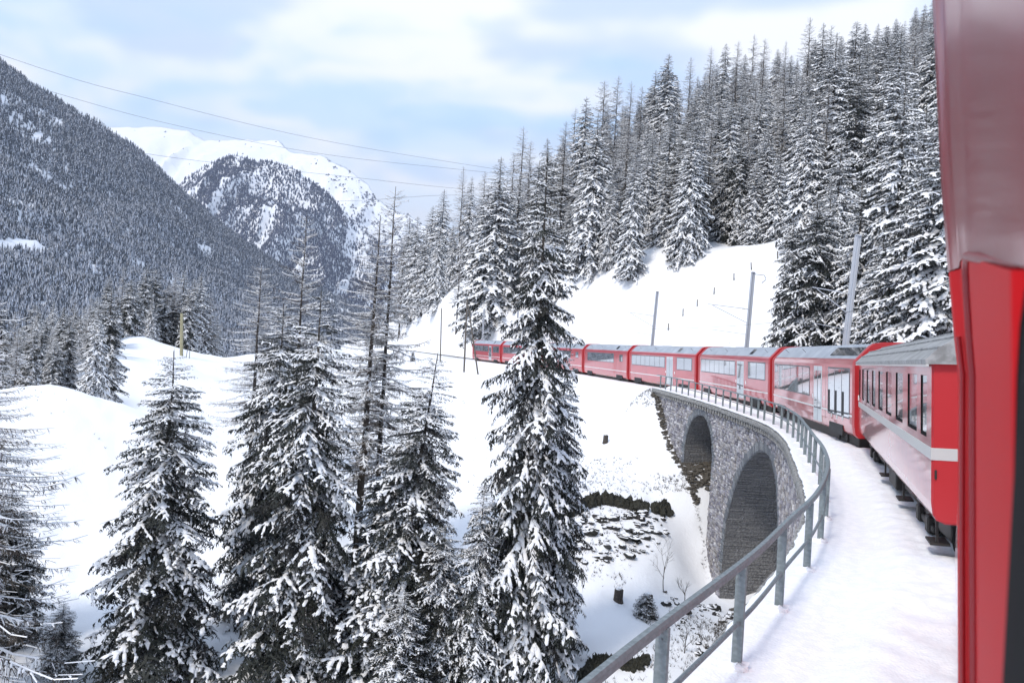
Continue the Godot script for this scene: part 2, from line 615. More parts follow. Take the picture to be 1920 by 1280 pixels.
func slope_at(rows: Array, u: float, w: float) -> Vector3:
	var fu: float = u * (rows[0].size() - 1)
	var fw: float = w * (rows.size() - 5)
	var i := mini(int(fu), rows[0].size() - 2)
	var j := mini(int(fw), rows.size() - 2)
	var a: Vector3 = rows[j][i].lerp(rows[j][i + 1], fu - i)
	var b: Vector3 = rows[j + 1][i].lerp(rows[j + 1][i + 1], fu - i)
	return a.lerp(b, fw - j)

func far_tree(seed_: int, tiers: int, snowy: float, needle: Color) -> ArrayMesh:
	var rng := RandomNumberGenerator.new()
	rng.seed = seed_
	var mb := MB.new()
	for k in tiers:
		var y0 := 0.08 + 0.80 * k / tiers
		var y1 := minf(y0 + 1.5 / tiers, 1.0)
		var r := 0.19 * (1.0 - 0.86 * k / tiers)
		var apex := Vector3(rng.randf_range(-0.01, 0.01), y1, rng.randf_range(-0.01, 0.01))
		var m := 9
		var ring := []
		for i in m:
			var an := TAU * (i + rng.randf_range(-0.3, 0.3)) / m
			var q := r * (rng.randf_range(0.55, 1.15))
			ring.append(Vector3(cos(an) * q, y0 + rng.randf_range(-0.05, 0.05), sin(an) * q))
		for i in m:
			mb.tri(ring[(i + 1) % m], ring[i], apex)
			mb.paint(Color(0.62, 0.65, 0.71) if rng.randf() < snowy else needle * rng.randf_range(0.7, 1.3))
	mb.tri(Vector3(-0.012, 0, 0), Vector3(0.012, 0, 0), Vector3(0, 0.5, 0))
	mb.paint(Color(0.06, 0.05, 0.045))
	return mb.mesh()

func forest(called: String, rows: Array, count: int, lo: float, hi: float, seed_: int, keep: Callable, meshes: Array) -> void:
	var rng := RandomNumberGenerator.new()
	rng.seed = seed_
	var lists := []
	for m in meshes:
		lists.append([])
	for k in count:
		var u := rng.randf()
		var w := pow(rng.randf(), 1.1)
		var p := slope_at(rows, u, w)
		var h := rng.randf_range(lo, hi) * (1.0 if rng.randf() < 0.85 else 0.6)
		var which := clampi(int((rng.randf() * 0.75 + (1.0 - w) * 0.5 - 0.1) * meshes.size()), 0, meshes.size() - 1)
		var yaw := rng.randf() * TAU
		var wide := rng.randf_range(0.8, 1.25)
		if not keep.call(u, w, p, rng.randf()):
			continue
		lists[which].append(Transform3D(Basis(Vector3.UP, yaw).scaled(Vector3(h * wide, h, h * wide)), p - Vector3(0, 0.6, 0)))
	var root := Node3D.new()
	put(called, root, self)
	kind(root, "stuff")
	for m in meshes.size():
		var mm := MultiMesh.new()
		mm.transform_format = MultiMesh.TRANSFORM_3D
		mm.mesh = meshes[m]
		mm.instance_count = lists[m].size()
		for k in lists[m].size():
			mm.set_instance_transform(k, lists[m][k])
		var mi := MultiMeshInstance3D.new()
		mi.multimesh = mm
		mi.material_override = M.far_tree
		put("trees", mi, root)
		kind(mi, "stuff")

func build_mountains() -> void:
	var left := [[-1187, 587, -1500], [-1127, 554, -1550], [-1094, 528, -1600], [-1057, 500, -1650], [-1009, 473, -1700], [-958, 449, -1750], [-908, 416, -1800], [-866, 374, -1850], [-819, 323, -1900], [-770, 281, -1950], [-718, 237, -2000], [-662, 202, -2050], [-588, 157, -2100], [-480, 109, -2150], [-397, 56, -2200]]
	var left_foot := [[-470, -70, -480], [-440, -70, -560], [-420, -70, -700], [-410, -70, -900], [-400, -70, -1150], [-380, -70, -1400], [-340, -70, -1650], [-300, -60, -1900]]
	var rows := slope(left, left_foot, 130, 90, 38.0, 0.0042, 91)
	var mb := MB.new()
	fast_sheet(mb, rows, false)
	kind(part("forested_mountain", mb.mesh(), M.snow), "structure")
	var needle := Color(0.036, 0.042, 0.048)
	var grey := Color(0.10, 0.10, 0.11)
	var kinds := [far_tree(1, 4, 0.08, needle), far_tree(2, 4, 0.16, needle), far_tree(4, 5, 0.3, needle), far_tree(3, 3, 0.5, grey)]
	var gap := noise(0.006, 93, 3)
	var keep_left := func(u: float, w: float, p: Vector3, r: float) -> bool:
		var g := gap.get_noise_2d(p.x * 1.2 + p.z * 0.3, p.z * 0.45)
		if g > 0.33:
			return r < 0.25
		if absf((w - 0.33) - (u - 0.2) * 0.2) < 0.012 and u < 0.32:      # a forest road
			return r < 0.05
		return r < 0.95
	forest("mountain_forest", rows, 150000, 7.5, 15.5, 94, keep_left, kinds)
	var centre := [[-1394, 440, -3000], [-1299, 591, -3000], [-1219, 641, -3000], [-1139, 683, -3000], [-1034, 669, -3000], [-909, 656, -3000], [-780, 580, -3000], [-692, 502, -3000], [-582, 405, -3000], [-474, 328, -3000], [-345, 253, -3000]]
	var centre_foot := [[-1500, 100, -2500], [-1200, 20, -2350], [-1000, 0, -2300], [-800, -20, -2250], [-600, -40, -2250], [-420, -40, -2300], [-300, -20, -2450]]
	rows = slope(centre, centre_foot, 140, 90, 170.0, 0.0026, 96)
	mb = MB.new()
	fast_sheet(mb, rows, false)
	kind(part("wooded_mountain", mb.mesh(), M.snow), "structure")
	var gap2 := noise(0.004, 97, 4)
	var dark := Color(0.035, 0.036, 0.06)
	var kinds2 := [far_tree(5, 3, 0.06, dark), far_tree(6, 3, 0.14, dark)]
	var keep_c := func(u: float, w: float, p: Vector3, r: float) -> bool:
		var g := gap2.get_noise_2d(p.x * 1.6, p.z * 0.5 + p.y * 0.4)
		if g > 0.10 + 0.25 * (u - 0.5):
			return r < 0.16
		return r < (0.95 if w < 0.85 else 0.5)
	forest("distant_forest", rows, 80000, 9.0, 17.0, 98, keep_c, kinds2)
	var far_ridge := [[-3164, 1220, -5200], [-2811, 1320, -5200], [-2453, 1345, -5200], [-2272, 1335, -5200], [-2160, 1273, -5200], [-1909, 1288, -5200], [-1658, 1303, -5200], [-1533, 1202, -5100], [-1312, 1172, -5000], [-1112, 1074, -4900], [-951, 961, -4800], [-877, 856, -4700], [-743, 772, -4600], [-632, 732, -4500], [-523, 658, -4400], [-326, 520, -4300], [-49, 379, -4200]]
	var far_foot := [[-3000, 300, -4200], [-2200, 250, -3900], [-1500, 200, -3600], [-900, 100, -3400], [-500, 50, -3300], [-100, 0, -3300]]
	rows = slope(far_ridge, far_foot, 150, 80, 150.0, 0.002, 101)
	mb = MB.new()
	fast_sheet(mb, rows, false)
	kind(part("snowy_mountain", mb.mesh(), M.snow), "structure")
	# bare rock showing through the snow of the summit
	var rk := MB.new()
	var rng := RandomNumberGenerator.new()
	rng.seed = 5
	for k in 7:
		var an := TAU * k / 7.0
		var an2 := TAU * (k + 1) / 7.0
		rk.tri(Vector3(cos(an2), -0.3, sin(an2)) * 0.8, Vector3(cos(an), -0.3, sin(an)) * 0.8, Vector3(rng.randf_range(-0.3, 0.3), 0.75, rng.randf_range(-0.3, 0.3)))
	rk.paint(Color(0.13, 0.125, 0.13))
	var rocks := rk.mesh()
	var crag := noise(0.006, 103, 4)
	var keep_f := func(u: float, w: float, p: Vector3, r: float) -> bool:
		var g := crag.get_noise_2d(p.x * 1.5, p.y * 1.5)
		var right := smoothstep(0.42, 0.56, u)
		return g > 0.12 - 0.2 * right and w > 0.5 and r < 0.08 + 0.6 * right
	forest("mountain_crags", rows, 9000, 4.0, 13.0, 104, keep_f, [rocks])
	var keep_t := func(u: float, w: float, p: Vector3, r: float) -> bool:
		var g := crag.get_noise_2d(p.x * 1.1 + 300.0, p.y * 1.1)
		return w < 0.78 - 0.5 * absf(u - 0.62) and g > -0.05 and r < 0.9 * smoothstep(0.45, 0.7, u) + 0.12
	forest("high_forest", rows, 9000, 16.0, 26.0, 105, keep_t, kinds2)

# ================================================================ viaduct
func frame_at(s: float, out: float, y: float) -> Transform3D:        # x back along the wall, y up, z out of the wall
	var t := dir(edge, s)
	return Transform3D(Basis(-t, Vector3.UP, Vector3(t.z, 0, -t.x)), on(edge, s, out, y))

func stone_mesh(rng: RandomNumberGenerator, tone: Color) -> MB:
	var mb := MB.new()
	var a := []
	var b := []
	for k in 4:
		var x := (0.5 if k == 1 or k == 2 else -0.5) + rng.randf_range(-0.10, 0.06) * (1 if k == 1 or k == 2 else -1)
		var y := (0.5 if k >= 2 else -0.5) + rng.randf_range(-0.14, 0.06) * (1 if k >= 2 else -1)
		a.append(Vector3(x, y, -0.3))
		b.append(Vector3(x * 0.84, y * 0.80, rng.randf_range(0.7, 1.15)))
	var m := Vector3(rng.randf_range(-0.2, 0.2), rng.randf_range(-0.2, 0.2), rng.randf_range(1.0, 1.3))
	for k in 4:
		mb.quad(a[k], a[(k + 1) % 4], b[(k + 1) % 4], b[k])
		mb.tri(b[k], b[(k + 1) % 4], m)
	mb.paint(tone)
	return mb

func wall_out(y: float) -> float:
	return 0.12 - 0.02 * y

func arch_y(arches: Array, s: float) -> float:         # height of the soffit at s, or -99 outside every arch
	for a in arches:
		if s > a.s0 and s < a.s1:
			var u: float = (s - a.mid) / a.half
			return a.spring + (a.crown - a.spring) * sqrt(maxf(0.0, 1.0 - u * u))
	return -99.0

func build_viaduct() -> void:
	var root := thing("viaduct", "curved grey stone railway viaduct with round arches over the snowy ravine", "viaduct")
	var arches := []
	for a in [[-22.0, -9.0, -1.6, -8.0], [-45.3, -31.3, -1.45, -8.2], [-54.2, -48.6, -0.75, -3.6]]:
		var s0 := s_at(edge, a[1])
		var s1 := s_at(edge, a[0])
		arches.append({"s0": s0, "s1": s1, "mid": (s0 + s1) * 0.5, "half": (s1 - s0) * 0.5, "crown": a[2], "spring": a[3]})
	var rng := RandomNumberGenerator.new()
	rng.seed = 11
	var L := edge.get_baked_length()
	# walls behind the stones
	var ss := []
	var s := 0.0
	while s < L:
		ss.append(s)
		s += 0.3
	ss.append(L)
	for a in arches:
		for k in 41:
			ss.append(a.mid - a.half * cos(PI * k / 40.0) * (0.99999 if k % 40 == 0 else 1.0))
	ss.sort()
	var mb := MB.new()
	const WIDE := 5.3
	for k in ss.size() - 1:
		var sa: float = ss[k]
		var sb: float = ss[k + 1]
		if sb - sa < 1e-4:
			continue
		var ya := arch_y(arches, sa)
		var yb := arch_y(arches, sb)
		if arch_y(arches, (sa + sb) * 0.5) < -90.0:
			ya = -14.0; yb = -14.0
		else:
			if ya < -90.0: ya = arch_y(arches, sa + 1e-3)
			if yb < -90.0: yb = arch_y(arches, sb - 1e-3)
		var ta := deck_y(on(edge, sa).z) - 0.32
		var tb := deck_y(on(edge, sb).z) - 0.32
		mb.quad(on(edge, sb, wall_out(yb), yb), on(edge, sa, wall_out(ya), ya), on(edge, sa, wall_out(ta), ta), on(edge, sb, wall_out(tb), tb))
		mb.quad(on(edge, sa, -WIDE, ya), on(edge, sb, -WIDE, yb), on(edge, sb, -WIDE, tb), on(edge, sa, -WIDE, ta))
		mb.quad(on(edge, sb, 0.3, tb), on(edge, sa, 0.3, ta), on(edge, sa, -WIDE, ta), on(edge, sb, -WIDE, tb))
	mb.quad(on(edge, L, wall_out(-14), -14), on(edge, L, wall_out(0), 0.1), on(edge, L, -WIDE, 0.1), on(edge, L, -WIDE, -14))
	part("wall", mb.mesh(), M.mortar, root)
	# tones of the stones
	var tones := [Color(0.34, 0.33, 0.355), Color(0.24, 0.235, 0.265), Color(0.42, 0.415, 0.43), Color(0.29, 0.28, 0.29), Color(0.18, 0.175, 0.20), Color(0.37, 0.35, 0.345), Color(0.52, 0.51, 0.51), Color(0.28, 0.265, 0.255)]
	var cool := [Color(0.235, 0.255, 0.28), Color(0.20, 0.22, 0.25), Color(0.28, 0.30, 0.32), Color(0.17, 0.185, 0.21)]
	var shapes := []
	var shape_mesh := []
	for k in 40:
		var q := stone_mesh(rng, tones[k % 8] * Color(1.38, 1.38, 1.40) * rng.randf_range(0.85, 1.2))
		shapes.append(q)
		shape_mesh.append(q.mesh())
	# soffits and piers inside the arches, laid in courses
	var courses := MB.new()
	var vouss := []
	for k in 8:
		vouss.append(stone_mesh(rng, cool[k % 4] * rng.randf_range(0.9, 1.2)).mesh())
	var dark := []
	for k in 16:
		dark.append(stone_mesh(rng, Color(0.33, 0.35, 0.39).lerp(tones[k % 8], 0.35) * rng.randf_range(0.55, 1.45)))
	for ai in arches.size():
		var a = arches[ai]
		var lining := MB.new()
		var line := []
		for k in 12:
			line.append(Vector2(a.s0, lerpf(-13.0, a.spring, k / 12.0)))
		for k in 81:
			var th := PI * k / 80.0
			line.append(Vector2(a.mid - a.half * cos(th), a.spring + (a.crown - a.spring) * sin(th)))
		for k in range(11, -1, -1):
			line.append(Vector2(a.s1, lerpf(-13.0, a.spring, k / 12.0)))
		for k in line.size() - 1:
			var p: Vector2 = line[k]
			var q: Vector2 = line[k + 1]
			lining.quad(on(edge, p.x, wall_out(p.y), p.y), on(edge, q.x, wall_out(q.y), q.y), on(edge, q.x, -WIDE, q.y), on(edge, p.x, -WIDE, p.y))
		part("arch_lining", lining.mesh(), M.mortar, root)
		# arc length walk
		var acc := 0.0
		var next := 0.1
		var nextv := 0.1
		for k in line.size() - 1:
			var p: Vector2 = line[k]
			var q: Vector2 = line[k + 1]
			var d := (q - p)
			var l := d.length()
			while next < acc + l:
				var at := p + d * ((next - acc) / l)
				var tng := d / l
				var up3 := dir(edge, at.x) * tng.x + Vector3.UP * tng.y
				var right := -frame_at(at.x, 0, 0).basis.z
				var inward := right.cross(up3).normalized()
				var h := rng.randf_range(0.12, 0.26)
				if ai > 0:
					var w := -wall_out(at.y) + 0.02
					while w < WIDE:
						var len := rng.randf_range(0.3, 0.95)
						var pos := on(edge, at.x, -(w + len * 0.5), at.y)
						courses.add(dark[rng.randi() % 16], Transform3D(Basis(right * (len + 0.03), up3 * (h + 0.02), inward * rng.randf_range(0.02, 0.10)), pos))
						w += len
				next += h
			while nextv < acc + l:
				var at := p + d * ((nextv - acc) / l)
				var w := rng.randf_range(0.17, 0.25)
				if ai > 0 and at.y > a.spring - 1.0:
					var tng := d / l
					var fr := frame_at(at.x, wall_out(at.y), at.y)
					var rad := Vector2(-tng.y, tng.x)               # away from the opening
					var len := rng.randf_range(0.5, 0.68)
					var up3 := dir(edge, at.x) * rad.x + Vector3.UP * rad.y
					var x3 := up3.cross(fr.basis.z).normalized()
					var c3 := fr.origin + up3 * (len * 0.5 - 0.02)
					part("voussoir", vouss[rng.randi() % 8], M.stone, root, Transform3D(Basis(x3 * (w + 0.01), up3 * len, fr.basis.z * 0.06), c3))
				nextv += w
			acc += l
	courses.paint(Color.WHITE)
	kind(part("arch_courses", courses.mesh(), M.stone, root), "stuff")
	# rubble of the face
	var rubble := MB.new()
	var singles := 0
	var sfar := s_at(edge, -61.8)
	var y := -0.36
	while y > -12.5:
		var h := rng.randf_range(0.12, 0.21)
		s = s_at(edge, -18.0)
		while s < sfar:
			var len := rng.randf_range(0.14, 0.40)
			var sc := s + len * 0.5
			var p := on(edge, sc, 0.0, 0.0)
			var yc := y - h * 0.5 + rng.randf_range(-0.03, 0.03)
			var top := deck_y(p.z) - 0.36
			s += len
			var yy := yc + deck_y(p.z)
			if yy > top:
				yy = top
			var inside := false
			for a in arches:
				var u: float = (sc - a.mid) / (a.half + 0.42)
				var vv: float = (yy - a.spring) / (a.crown - a.spring + 0.48)
				if (yy > a.spring and u * u + vv * vv < 1.0) or (yy <= a.spring and absf(sc - a.mid) < a.half + 0.15):
					inside = true
			if inside:
				continue
			if yy < ground_y(p.x - 0.6, p.z) - 0.6:
				continue
			var fr := frame_at(sc, wall_out(yy), yy)
			var tilt := Basis(Vector3(0, 0, 1), rng.randf_range(-0.14, 0.14))
			fr.basis = fr.basis * tilt * Basis.from_scale(Vector3(len + 0.03, h + 0.03, rng.randf_range(0.03, 0.10)))
			var which := rng.randi() % 40
			if singles < 280 and p.z > -31.0 and p.z < -23.5 and yy > -8.0 and rng.randf() < 0.75:
				part("stone", shape_mesh[which], M.stone, root, fr)
				singles += 1
			else:
				rubble.add(shapes[which], fr)
		y -= h
	kind(part("rubble_stones", rubble.mesh(), M.stone, root), "stuff")
	# coping slabs on corbels
	var slabs := []
	for k in 5:
		var sm := MB.new()
		sm.box(Transform3D(), Vector3(1.16, 0.2 + 0.012 * k, 0.62), 0.025)
		slabs.append(sm.mesh())
	s = 3.0
	while s < L - 0.3:
		var z := on(edge, s).z
		part("coping_slab", slabs[rng.randi() % 5], M.coping, root, frame_at(s, 0.15 + rng.randf_range(-0.015, 0.015), deck_y(z) - 0.19 + rng.randf_range(-0.01, 0.01)))
		s += 1.19
	var cm := MB.new()
	cm.box(Transform3D(), Vector3(0.2, 0.30, 0.34), 0.03)
	var corbel := cm.mesh()
	s = s_at(edge, -17.0)
	while s < L - 0.3:
		part("corbel", corbel, M.coping, root, frame_at(s, 0.24, deck_y(on(edge, s).z) - 0.42))
		s += 0.52
	# a strip of bare earth where the abutment meets the slope
	# snow on the deck
	var rows := []
	var dn := noise(0.35, 111, 3)
	var fine := noise(1.6, 112, 3)
	s = 0.0
	while s < L + 0.1:
		var row := PackedVector3Array()
		var z := on(edge, s).z
		var dy := deck_y(z)
		var lip := 0.40 + fine.get_noise_1d(s * 0.9) * 0.05
		row.append(on(edge, s, lip - 0.10, dy - 0.09))
		row.append(on(edge, s, lip - 0.02, dy - 0.06))
		row.append(on(edge, s, lip - 0.02, dy - 0.01))
		var o := lip - 0.1
		while o > -WIDE - 0.2:
			var p := on(edge, s, o)
			var rough := smoothstep(-0.6, -1.3, o)
			var bump := dn.get_noise_2d(p.x, p.z) * 0.02 + fine.get_noise_2d(p.x, p.z) * (0.010 + 0.045 * rough)
			row.append(on(edge, s, o, dy + 0.02 + bump + 0.20 * rough))
			o -= 0.13
		rows.append(row)
		s += 0.13 if s < 24.0 else 0.3
	var w := 1000
	for r in rows:
		w = mini(w, r.size())
	for k in rows.size():
		rows[k] = rows[k].slice(0, w)
	var deck := MB.new()
	fast_sheet(deck, rows, false)
	kind(part("snowy_path", deck.mesh(), M.deck_snow), "structure")

# ================================================================ railing
func sweep(mb: MB, c: Curve3D, s0: float, s1: float, step: float, prof: Array, yfun: Callable) -> void:
	# prof: points (out, up) around the section
	var prev := []
	var s := s0
	while s <= s1 + 1e-3:
		var ring := []
		for p in prof:
			ring.append(on(c, s, p.x, yfun.call(s) + p.y))
		if prev.size():
			for k in prof.size():
				var k2 := (k + 1) % prof.size()
				mb.quad(prev[k], prev[k2], ring[k2], ring[k])
		prev = ring
		s += step

func build_railing() -> void:
	var root := thing("metal_railing", "grey galvanised metal railing curving along the snowy viaduct edge", "railing")
	var L := edge.get_baked_length()
	var yf := func(s: float) -> float: return deck_y(on(edge, s).z)
	var top := MB.new()
	var h := 0.036
	sweep(top, edge, 0.0, L - 0.1, 0.25, [Vector2(h, 1.0), Vector2(h, 1.045), Vector2(h * 0.6, 1.065), Vector2(-h * 0.6, 1.065), Vector2(-h, 1.045), Vector2(-h, 1.0)], yf)
	part("handrail", top.mesh(), M.galv, root)
	var low := MB.new()
	var prof := []
	for k in 8:
		prof.append(Vector2(0.024 * cos(TAU * k / 8), 0.46 + 0.024 * sin(TAU * k / 8)))
	sweep(low, edge, 0.0, L - 0.1, 0.25, prof, yf)
	part("lower_rail", low.mesh(), M.galv, root)
	var pm := MB.new()
	pm.box(Transform3D(Basis(), Vector3(0, 0.42, 0)), Vector3(0.045, 1.17, 0.10), 0.006)
	var post := pm.mesh()
	pm = MB.new()
	pm.box(Transform3D(Basis(), Vector3(0, 0.96, 0)), Vector3(0.05, 0.09, 0.085), 0.006)
	for e in [-0.024, 0.024]:
		pm.tube([Vector3(0.028, 0.94 + e, 0), Vector3(0.036, 0.94 + e, 0)], [0.009], 6)
		pm.tube([Vector3(-0.028, 0.94 + e, 0), Vector3(-0.036, 0.94 + e, 0)], [0.009], 6)
	var plate := pm.mesh()
	var dr := RandomNumberGenerator.new()
	dr.seed = 8
	var drift := lump(dr, 0.8).mesh()
	var s := s_at(edge, -3.9)
	while s < L - 0.2:
		var z := on(edge, s).z
		var pt := part("post", post, M.galv, root, frame_at(s, 0.0, deck_y(z)))
		if z > -30.0:
			part("bolt_plate", plate, M.galv, pt)
			part("snow_drift", drift, M.tree_snow, pt, Transform3D(Basis.from_scale(Vector3(0.13, 0.07, 0.15)), Vector3(0.02, 0.03, -0.02)))
		s += 2.13 if z > -39.0 else 1.36

# ================================================================ train
func extrude(mb: MB, prof: Array, x0: float, x1: float, closed := true, caps := true) -> void:
	# prof: (z, y) points; outline drawn so that the left side (-z) faces out; runs up the left side first
	var nprof := prof.size()
	for k in (nprof if closed else nprof - 1):
		var a: Vector2 = prof[k]
		var b: Vector2 = prof[(k + 1) % nprof]
		mb.quad(Vector3(x0, a.y, a.x), Vector3(x0, b.y, b.x), Vector3(x1, b.y, b.x), Vector3(x1, a.y, a.x))
	if caps:
		var poly := PackedVector2Array(prof)
		var tris := Geometry2D.triangulate_polygon(poly)
		for k in range(0, tris.size(), 3):
			var p: Vector2 = poly[tris[k]]
			var q: Vector2 = poly[tris[k + 1]]
			var r: Vector2 = poly[tris[k + 2]]
			if (q - p).cross(r - p) > 0.0:
				var sw := q
				q = r
				r = sw
			# near end faces -x, far end faces +x
			mb.tri(Vector3(x0, p.y, p.x), Vector3(x0, q.y, q.x), Vector3(x0, r.y, r.x))
			mb.tri(Vector3(x1, p.y, p.x), Vector3(x1, r.y, r.x), Vector3(x1, q.y, q.x))

func mirrored(l: Array) -> Array:
	var o := l.duplicate()
	for k in range(l.size() - 1, -1, -1):
		if absf(l[k].x) > 1e-4:
			o.append(Vector2(-l[k].x, l[k].y))
	return o

func bogie(root: Node3D, x: float, y0: float) -> void:
	var mb := MB.new()
	mb.box(Transform3D(Basis(), Vector3(x, y0 + 0.38, 0)), Vector3(2.3, 0.22, 1.9), 0.04)
	for sx in [-0.55, 0.55]:
		mb.box(Transform3D(Basis(), Vector3(x + sx, y0 + 0.34, -1.0)), Vector3(0.3, 0.3, 0.2), 0.03)
	mb.box(Transform3D(Basis(), Vector3(x, y0 + 0.3, -1.0)), Vector3(1.8, 0.12, 0.1), 0.02)
	var b := part("bogie", mb.mesh(), M.iron, root)
	for sx in [-0.8, 0.8]:
		for sz in [-0.52, 0.52]:
			var wl := MB.new()
			wl.tube([Vector3(x + sx, y0 + 0.34, sz - 0.07), Vector3(x + sx, y0 + 0.34, sz - 0.065), Vector3(x + sx, y0 + 0.34, sz + 0.065), Vector3(x + sx, y0 + 0.34, sz + 0.07)], [0.3, 0.36, 0.36, 0.3], 18)
			part("wheel", wl.mesh(), M.iron, b)

func box_at(x0: float, x1: float, y0: float, y1: float, z0: float, z1: float, bev := 0.0) -> ArrayMesh:
	var mb := MB.new()
	mb.box(Transform3D(Basis(), Vector3((x0 + x1) * 0.5, (y0 + y1) * 0.5, (z0 + z1) * 0.5)), Vector3(absf(x1 - x0), absf(y1 - y0), absf(z1 - z0)), bev)
	return mb.mesh()

func car_frame(k: int, gap: float) -> Array:
	var a := Vector3(JOINTS[k][0], 0, JOINTS[k][1])
	var b := Vector3(JOINTS[k + 1][0], 0, JOINTS[k + 1][1])
	var x := (b - a).normalized()
	var z := x.cross(Vector3.UP)
	var o := a + x * (gap * 0.5) + z * 1.33
	var tilt := Transform3D(Basis(Vector3.RIGHT, deg_to_rad(-2.6)), Vector3(0, 0.0, 0.0))
	var pivot := Transform3D(Basis(), Vector3(0, 0.6, -1.33))
	return [Transform3D(Basis(x, Vector3.UP, z), o) * pivot * tilt * pivot.affine_inverse(), (b - a).length() - gap]

func modern_car(k: int, label: String, style: int) -> void:
	var fr := car_frame(k, 0.5)
	var L: float = fr[1]
	var root := thing("railway_carriage", label, "carriage", fr[0], "carriages of the red train")
	var side := [Vector2(-1.18, 0.58), Vector2(-1.29, 0.68), Vector2(-1.33, 1.0), Vector2(-1.33, 3.08), Vector2(-1.29, 3.22), Vector2(-1.22, 3.30)]
	var mb := MB.new()
	extrude(mb, mirrored(side), 0.0, L)
	var body := part("body", mb.mesh(), M.red, root)
	mb = MB.new()
	extrude(mb, mirrored([Vector2(-1.215, 3.303), Vector2(-1.12, 3.40), Vector2(-0.80, 3.72), Vector2(-0.66, 3.80), Vector2(-0.4, 3.85)]), 0.24, L - 0.24)
	var roof := part("roof", mb.mesh(), M.roof, root)
	# end portals
	for e in [0, 1]:
		var x0 := -0.004 if e == 0 else L - 0.3
		mb = MB.new()
		extrude(mb, mirrored([Vector2(-1.19, 0.56), Vector2(-1.305, 0.67), Vector2(-1.348, 1.0), Vector2(-1.348, 3.09), Vector2(-1.31, 3.24), Vector2(-0.82, 3.76), Vector2(-0.68, 3.84), Vector2(-0.4, 3.885)]), x0, x0 + 0.304)
		part("end_frame", mb.mesh(), M.red_end, root)
	mb = MB.new()
	extrude(mb, mirrored([Vector2(-0.75, 0.9), Vector2(-0.75, 2.9)]), -0.27, 0.0)
	part("gangway_bellows", mb.mesh(), M.black, root)
	# windows. f runs from the far end (0) to the near end (1)
	var wx := func(f: float) -> float: return L * (1.0 - f)
	var groups := []
	if style == 0:
		groups = [[0.05, 0.585, 7, 2.08, 2.93], [0.755, 0.945, 2, 2.02, 2.93]]
	elif style == 1:
		groups = [[0.05, 0.56, 6, 1.72, 2.90], [0.765, 0.955, 3, 1.22, 2.92]]
	else:
		groups = [[0.10, 0.72, 8, 2.08, 2.93], [0.84, 0.90, 1, 2.25, 2.85]]
	for g in groups:
		var xa: float = wx.call(g[0])
		var xb: float = wx.call(g[1])
		var fm := part("window_frame", box_at(xb - 0.05, xa + 0.05, g[3] - 0.05, g[4] + 0.05, -1.335, -1.30, 0.003), M.frame, root)
		for i in g[2]:
			var w: float = (xa - xb) / g[2]
			part("pane", box_at(xb + w * i + 0.035, xb + w * (i + 1) - 0.035, g[3], g[4], -1.342, -1.31, 0.004), M.glass, fm)
	if style != 2:
		var da := 0.612
		var db := 0.70
		var x1: float = wx.call(da)
		var x0: float = wx.call(db)
		var d := part("door", box_at(x0, x1, 0.72, 2.98, -1.338, -1.28, 0.006), M.door, root)
		var xm := (x0 + x1) * 0.5
		part("pane", box_at(x0 + 0.1, xm - 0.05, 1.25, 2.8, -1.345, -1.3, 0.004), M.glass, d)
		part("pane", box_at(xm + 0.05, x1 - 0.1, 1.25, 2.8, -1.345, -1.3, 0.004), M.glass, d)
		part("seam", box_at(xm - 0.012, xm + 0.012, 0.74, 2.96, -1.341, -1.3), M.black, d)
	for f in ([0.30, 0.60, 0.74] if style != 2 else [0.3, 0.78]):
		var x: float = wx.call(f)
		part("panel_joint", box_at(x - 0.008, x + 0.008, 0.95, 3.05, -1.3335, -1.30), M.frame, body)
	for f in [0.15, 0.40, 0.90]:
		var x: float = wx.call(f)
		part("roof_joint", box_at(x - 0.012, x + 0.012, 3.855, 3.866, -0.4, 0.4), M.frame, roof)
		var ends := MB.new()
		ends.box(Transform3D(Basis(Vector3.RIGHT, PI * 0.25), Vector3(x, 3.565, -0.965)), Vector3(0.024, 0.02, 0.42))
		part("roof_joint", ends.mesh(), M.frame, roof)
	for f in [0.725, 0.60]:
		if style != 2:
			var x: float = wx.call(f)
			part("sign_plate", box_at(x - 0.07, x + 0.07, 1.62, 1.80, -1.3365, -1.31), M.white_paint, root)
	if style == 1:
		for i in 3:
			var x: float = wx.call(0.80 + 0.05 * i)
			part("sign_plate", box_at(x - 0.09, x + 0.09, 1.06, 1.20, -1.336, -1.31), M.stripe_grey, root)
	if style == 1:
		var xa: float = wx.call(0.955)
		var xb: float = wx.call(0.765)
		for i in 3:
			var px := lerpf(xa, xb, (i + 0.85) / 3.0)
			part("pillar", box_at(px - 0.16, px + 0.14, 1.24, 2.1, -1.349, -1.32), M.black, root)
		var gm := MB.new()
		var g0 := lerpf(0.0, L, 0.035)
		var g1 := lerpf(0.0, L, 0.27)
		gm.quad(Vector3(g0, 3.425, -1.115), Vector3(g0, 3.725, -0.815), Vector3(g1, 3.725, -0.815), Vector3(g1, 3.425, -1.115))
		part("roof_window", gm.mesh(), M.glass_dark, root)
	for sp in [[0.0, 0.612], [0.70, 1.0]] if style != 2 else [[0.0, 1.0]]:
		part("white_stripe", box_at(wx.call(sp[1]) + 0.02, wx.call(sp[0]) - 0.02, 1.26, 1.33, -1.3365, -1.31), M.white_paint, root)
	# skirt cut-outs, running gear
	part("underframe", box_at(0.5, L - 0.5, 0.18, 0.57, -1.05, 1.05, 0.03), M.iron, root)
	for f in [0.16, 0.84]:
		var c: float = wx.call(f)
		var cut := MB.new()
		extrude(cut, [Vector2(-1.22, 0.5), Vector2(-1.336, 0.5), Vector2(-1.336, 0.86), Vector2(-1.3, 0.9)], c - 0.95, c + 0.95)
		part("wheel_arch", cut.mesh(), M.black, root)
		bogie(root, c, 0.06)
	var hatch := MB.new()
